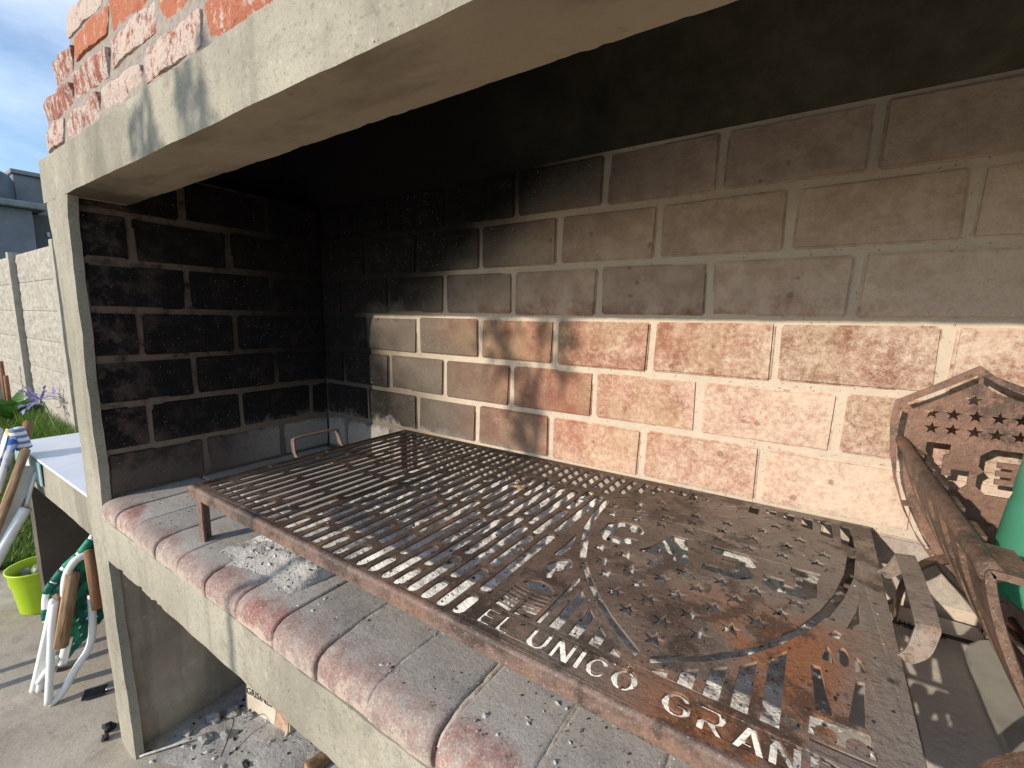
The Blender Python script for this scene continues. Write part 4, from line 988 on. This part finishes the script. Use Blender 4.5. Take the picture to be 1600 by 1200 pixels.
T('frame_tube', [(-.43, -.724, -1.143), (-.43, -.702, -1.152), (-.43, -.679, -1.151)], R_*.6, M['rust_red'], gc)
T('frame_tube', [(-.47, -.722, -.987), (-.47, -.720, -.932), (-.47, -.711, -.887), (-.47, -.693, -.863), (-.46, -.666, -.825), (-.45, -.634, -.795), (-.44, -.605, -.756), (-.44, -.587, -.738), (-.44, -.58, -.80), (-.45, -.59, -1.0)], R_, M['white'], gc)
T('frame_tube', [(-.42, -.682, -.90), (-.42, -.680, -.873), (-.42, -.673, -.838), (-.42, -.659, -.809), (-.42, -.641, -.793), (-.42, -.615, -.79)], R_*1.1, M['white'], gc)
def wedge(name, a, b, w, t, mat, par, wd=(0, 1, 0)):
    a, b = Vector(a), Vector(b); ax = (b-a).normalized(); w_ = Vector(wd); w_ = (w_-ax*w_.dot(ax)).normalized(); n_ = ax.cross(w_)
    L_ = (b-a).length; bm = bmesh.new(); bmesh.ops.create_cube(bm, size=1)
    for q in bm.verts: q.co = Vector((q.co.x*w, q.co.y*t, q.co.z*L_))
    bmesh.ops.bevel(bm, geom=bm.edges[:], offset=min(w, t)*.22, segments=2, affect='EDGES'); me = from_bm(name, bm, True)
    o = bpy.data.objects.new(name, me); me.materials.append(mat); m = Matrix.Identity(4)
    for i in range(3): m[i][0], m[i][1], m[i][2], m[i][3] = w_[i], n_[i], ax[i], (a[i]+b[i])/2
    o.matrix_basis = m; return link(o, par)
wedge('arm_rest', (-.405, -.711, -1.062), (-.405, -.660, -.826), .034, .022, M['wood'], gc)
wedge('arm_rest', (-.452, -.705, -1.040), (-.452, -.690, -.900), .030, .020, M['wood'], gc)
# woven webbing: straps over and under in two directions on the seat plane
P00, P10, P01, P11 = Vector((-.458, -.714, -.905)), Vector((-.446, -.592, -.758)), Vector((-.448, -.692, -1.135)), Vector((-.444, -.590, -1.04))
def wp(u, w): return P00.lerp(P10, u).lerp(P01.lerp(P11, u), w)
NU, NW = 5, 9
nrm = (P10-P00).cross(P01-P00).normalized()
for i in range(NU):
    u = (i+.5)/NU; pts = [wp(u, k/(NW*2))+nrm*.0022*(1 if (k//2+i) % 2 else -1)*(0 if k % 2 == 0 else 1) for k in range(NW*2+1)]
    obj('webbing_strap', strap(pts, .023, P10-P00, .0012, 2), M['web'] if i % 2 else M['web_dark'], gc)
for j in range(NW):
    w = (j+.5)/NW; pts = [wp(k/(NU*2), w)+nrm*.0022*(-1 if (k//2+j) % 2 else 1)*(0 if k % 2 == 0 else 1) for k in range(NU*2+1)]
    obj('webbing_strap', strap(pts, .022, P01-P00, .0012, 2), M['web_dark'] if j % 3 else M['web'], gc)
arc = smooth_path([(-.47, -.722, -.987), (-.47, -.720, -.932), (-.47, -.711, -.887), (-.47, -.693, -.863), (-.46, -.666, -.825), (-.45, -.634, -.795), (-.44, -.605, -.756), (-.44, -.587, -.738)], 5)
for k0, k1 in ((1, 4), (9, 14), (15, 19), (20, 25), (26, 31), (32, 35)):
    obj('webbing_wrap', tube(arc[k0:k1+1], R_*1.22, 10, 0), M['web_dark'] if k0 % 2 else M['web'], gc)
tag(wedge('wood_board', (-.375, -.620, GZ+.275), (-.375, -.622, -.758), .028, .012, M['plank'], None), 'brown wooden board leaning behind the green folding chair at the pillar', 'board')

# ================================================================== striped beach chair at the left edge
bc = empty('beach_chair', (-.75, -.75, GZ), 'white beach chair with blue striped canvas and worn wooden arms at the left edge', 'chair')
T('canvas_roll', [(-.75, -.690, -.402), (-.75, -.684, -.435), (-.75, -.676, -.476)], .021, M['stripe'], bc, 4)
wedge('arm_rest', (-.715, -.677, -.468), (-.715, -.79, -.775), .022, .03, M['wood'], bc)
wedge('arm_rest', (-.81, -.647, -.392), (-.80, -.672, -.475), .026, .018, M['plank'], bc)
wedge('arm_rest', (-.79, -.722, -.40), (-.775, -.800, -.70), .020, .026, M['white'], bc)
pl = [(-.692, -.530), (-.648, -.552), (-.655, -.580), (-.716, -.690), (-.748, -.690), (-.74, -.62)]
obj('side_plate', prism(pl, 'x', -.748, -.744), M['white'], bc)
T('brace', [(-.725, -.661, -.561), (-.725, -.676, -.607), (-.725, -.695, -.674)], .006, M['white'], bc)
T('leg', [(-.70, -.700, -.672), (-.70, -.749, -.760), (-.70, -.80, -.860), (-.70, -.985, -1.232)], .0165, M['white'], bc)
T('leg', [(-.80, -.700, -.672), (-.80, -.80, -.860), (-.80, -.985, -1.232)], .014, M['white'], bc)
v, f = [], []
pts = smooth_path([(-.78, -.694, -.412), (-.78, -.712, -.464), (-.78, -.738, -.541), (-.77, -.775, -.66), (-.76, -.83, -.78)], 5)
obj('canvas', strap(pts, .10, (1, .15, 0), .002, 0), M['canvas'], bc)
wedge('side_bar', (-.735, -.700, -.435), (-.735, -.80, -.745), .020, .016, M['canvas'], bc)
for p in ((-.6985, -.709, -.687),):
    obj('pivot', lathe([(0, -.002), (.0045, -.002), (.0045, .002), (0, .002)], 12, p), M['steel'], bc)

# ================================================================== lime bucket
bk = empty('bucket', (-1.13, -.645, GZ), 'lime green plastic bucket standing behind the counter panel', 'bucket')
c0 = (-1.12, -.632, GZ)
obj('shell', lathe([(0, .002), (.064, .002), (.070, .007), (.084, .125), (.089, .129), (.093, .182), (.098, .185), (.098, .190), (.091, .189), (.082, .125), (.066, .012), (0, .012)], 40, c0), M['lime_plastic'], bk).scale = (1, 1, 1)
for k, (dx, dy, z, r) in enumerate(((.015, .0, .172, .024), (-.03, .028, .152, .027), (-.04, -.028, .148, .026), (.035, .035, .150, .025), (.03, -.042, .146, .024))):
    lump('round_fruit', (c0[0]+dx, c0[1]+dy, GZ+z), r, M['olive'], 'round olive green fruit heaped in the lime bucket', 'fruit', 'fruit in the bucket', k, .95).scale = (1, 1, 1)

# ================================================================== things on the patio by the pillar
dp = empty('ash_scoop', (-.34, -.65, GZ), 'small black scoop with a steel edge lying on the patio by the pillar', 'scoop')
m_ = Matrix.Translation((-.350, -.655, GZ+.004)) @ Matrix.Rotation(math.radians(64), 4, 'Z') @ Matrix.Scale(.72, 4)
me = box_me('tray', -.045, .035, -.030, .030, 0, .010, .003); me.transform(m_); obj('tray', me, M['black_plastic'], dp)
me = box_me('edge', -.046, .036, .0305, .034, 0, .014, .001); me.transform(m_); obj('edge', me, M['steel'], dp)
me = box_me('grip', .036, .100, -.010, .010, .002, .012, .003); me.transform(m_); obj('grip', me, M['steel'], dp)

# ================================================================== precast fence along the back
fn = empty('precast_fence', (-5, .25, GZ), 'pale precast concrete fence of rough stone-faced panels between posts', 'fence')
PXs = [-13.35, -11.55, -9.75, -7.95, -6.15, -4.35, -2.55, -.75]; top = .61; NP = 6; hp = (top-GZ)/NP
pmv = []
for k in range(4):
    nx, nz = 60, 12; v, f = [], []
    for i in range(nx+1):
        for j in range(nz+1):
            x, z = 1.74*(i/nx-.5), hp*.985*(j/nz-.5); e = min(1, min(j, nz-j)/1.5)
            q = Vector((x*5+k*9, z*16, k)); w = Vector((x*17, z*44, k*3))
            v.append((x, -.008-.011*e*max(0, .45+mn.noise(q)+.5*mn.noise(w)), z))
    for i in range(nx):
        for j in range(nz): f.append((i*(nz+1)+j, (i+1)*(nz+1)+j, (i+1)*(nz+1)+j+1, i*(nz+1)+j+1))
    b = len(v); v += [(-.87, .03, -hp*.4925), (.87, .03, -hp*.4925), (.87, .03, hp*.4925), (-.87, .03, hp*.4925)]; f.append((b+3, b+2, b+1, b))
    f.append((nz, (nx)*(nz+1)+nz, b+2, b+3)); f.append((0, b, b+1, nx*(nz+1)))
    me = mesh('panel', v, f); me.materials.append(M['fence']); pmv.append(me)
for i, x in enumerate(PXs):
    obj('post', rough_box('post', x-.055, x+.055, .185, .30, GZ-.05, top+.03, .12, .003, 4, bev=.01, seed=i), M['post'], fn)
    if i < len(PXs)-1:
        for k in range(NP):
            o = bpy.data.objects.new('panel', pmv[(i*2+k*3) % 4]); o.location = (x+.9, .255, GZ+hp*(k+.5)); link(o, fn)

# ================================================================== neighbouring house
hs = empty('neighbour_house', (-22, 0, GZ), 'grey rendered house with a flat roof slab beyond the fence', 'house')
obj('wall', box_me('wall', -26, -20, -9, 3.05, GZ-.02, 3.20, .02), M['house'], hs)
obj('wall', box_me('wall', -26, -20.5, 3.05, 6.5, GZ-.02, 3.16, .02), M['house_dark'], hs)
me = box_me('roof_slab', -26.4, -19.7, -9.4, 3.35, 3.20, 3.40, .03); obj('roof_slab', me, M['slabroof'], hs)
obj('upper_storey', box_me('upper_storey', -26, -21.4, 2.95, 8.0, 3.16, 4.52, .03), M['house'], hs)
obj('parapet', box_me('parapet', -26.1, -21.3, 2.90, 8.1, 4.52, 4.66, .02), M['slabroof'], hs)
obj('wall_lamp', box_me('wall_lamp', -20.6, -20.45, 3.42, 3.50, 2.45, 2.62, .02), M['tankmark'], hs)
tk = empty('water_tank', (-21.2, 2.15, 3.40), 'dark blue-grey rooftop water tank with pale lettering on the neighbouring house', 'water tank')
obj('tank_body', lathe([(0, 0), (.72, 0), (.75, .05), (.75, .82), (.70, .93), (.60, 1.0), (.48, 1.06), (.36, 1.12), (.2, 1.14), (0, 1.14)], 40, (-21.2, 2.15, 3.40)), M['tank'], tk)
for k in range(7):
    a = math.radians(-38+k*9); p = Vector((-21.2+.755*math.cos(a), 2.15+.755*math.sin(a), 3.40+.62+.03*math.sin(k*2.1)))
    me = box_me('lettering', -.006, .006, -.038, .038, -.05-.03*(k % 2), .05, .004); me.transform(Matrix.Translation(p) @ Matrix.Rotation(a, 4, 'Z')); obj('lettering', me, M['tankmark'], tk)

# ================================================================== lawn and plants
v, f = [], []
def blade(x, y, h, lean):
    a = random.uniform(0, 6.28); w = random.uniform(.0022, .005); o = len(v); d = Vector((math.cos(a), math.sin(a), 0)); n_ = Vector((-d.y, d.x, 0))*w
    b = Vector((x, y, GZ-.012)); m1 = b+Vector((0, 0, h*.6))+d*lean*.35*h; t_ = b+Vector((0, 0, h))+d*lean*h
    v.extend([b-n_, b+n_, m1+n_*.8, m1-n_*.8, t_]); f.extend([(o, o+1, o+2, o+3), (o+3, o+2, o+4)])
for k in range(26000):
    t_ = random.random(); x = -1.66-5.2*t_**1.5; y = random.uniform(-1.35-.0*t_, .20); blade(x, y, random.uniform(.025, .085), random.uniform(.2, 1.0))
for k in range(3000):
    x = random.uniform(-6.8, -3.4); y = random.uniform(.02, .21); blade(x, y, random.uniform(.08, .22), random.uniform(.1, .7))
tag(obj('lawn_grass', (v, f), M['grass']), 'green lawn grass between the patio and the fence', 'grass', kind='stuff')
def leaf(base, d, L, W, droop=.35, n=5):
    b = Vector(base); d = Vector(d).normalized(); s_ = d.cross(Vector((0, 0, 1)))
    s_ = s_.normalized() if s_.length > .05 else Vector((1, 0, 0)); v, f = [], []
    for k in range(n+1):
        t_ = k/n; p = b+d*L*t_+Vector((0, 0, -droop*L*t_*t_)); w = W*math.sin(math.pi*min(1, .12+.86*t_))*.5; up = s_.cross(d)
        v += [p-s_*w+up*w*.25, p, p+s_*w+up*w*.25]
    for k in range(n):
        for j in (0, 1): f.append((k*3+j, k*3+j+1, k*3+j+4, k*3+j+3))
    return v, f, True
sp_ = empty('broad_leaf_plant', (-6.0, .03, GZ), 'low succulent plant with broad upright green leaves in front of the fence', 'plant')
for k in range(17):
    a = k*2.4; tilt = .35+.9*(k/17); r_ = random.uniform(.30, .46)
    obj('leaf', leaf((-5.95+.03*math.cos(a), .02+.03*math.sin(a), GZ+.02), (math.cos(a)*tilt, math.sin(a)*tilt, 1.0), r_, .13, .22), M['leaf'], sp_)
ag = empty('flowering_plant', (-4.5, .1, GZ), 'lilac flower head on a thin leaning stalk in front of the fence', 'plant')
obj('stalk', tube([(-4.36, .10, GZ), (-4.57, .10, -1.10), (-4.80, .10, -.95), (-4.95, .10, -.905)], .007, 6, 5), M['stalk'], ag)
for k in range(26):
    a = random.uniform(0, 6.28); el = random.uniform(-.5, 1.0); d = Vector((math.cos(a)*math.cos(el), math.sin(a)*math.cos(el), math.sin(el)))
    c = Vector((-4.96, .10, -.90)); p = c+d*random.uniform(.10, .17)
    vv, ff, _ = leaf(c+d*.02, d, (p-c).length, .022, .05, 3); obj('flower', (vv, ff, True), M['petal'], ag)
    for q in range(2):
        d2 = (d+Vector((random.uniform(-.6, .6), random.uniform(-.6, .6), random.uniform(-.6, .6)))).normalized(); obj('flower', leaf(p, d2, .06, .03, .1, 3), M['petal'], ag)
for k, x in enumerate((-6.72, -6.55)):
    tag(obj('garden_stake', tube([(x, .10, GZ-.02), (x+.01, .10, GZ+.62-.16*k)], .022, 8, 0), M['stake']), ('taller' if k == 0 else 'shorter')+' of two reddish stakes by the fence post', 'stake')

# ================================================================== sapling behind the viewer; its shade falls on the lintel and the bricks
st = empty('sapling_tree', (-.085, -2.67, GZ), 'slender young tree behind the viewer that shades the lintel and the back wall', 'tree')
obj('trunk', tube([(-.085, -2.67, GZ-.02), (-.080, -2.67, -.2), (-.075, -2.67, .43), (-.095, -2.67, .80), (-.07, -2.67, 1.22)], lambda t: .0125-.008*t, 8, 6), M['bark'], st)
tips = [(-.205, 1.0), (-.11, .86), (-.02, 1.01), (-.139, .77), (-.070, 1.12), (-.26, 1.10)]
v, f = [], []
for cx, cz in tips:
    bz = max(.55, cz-.22)
    obj('branch', tube([(-.085, -2.67, bz), ((cx-.085)/2, -2.66, (cz+bz)/2-.02), (cx, -2.66, cz)], lambda t: .0045-.003*t, 6, 4), M['bark'], st)
    for k in range(48):
        b = Vector((cx+random.choice((-.018, .028))*(cz > 1.05)+random.gauss(0, .012 if cz > 1.05 else .016), -2.66+random.gauss(0, .03), cz+random.gauss(0, .05)))
        d = (random.uniform(-.5, .5), random.uniform(-.6, .6), random.uniform(-1.1, .9)); vv, ff, _ = leaf(b, d, random.uniform(.04, .075), .019, .3, 4); o = len(v)
        v += vv; f += [tuple(q+o for q in t_) for t_ in ff]
o = obj('crown', (v, f, True), M['treeleaf'], st); o['kind'] = 'stuff'
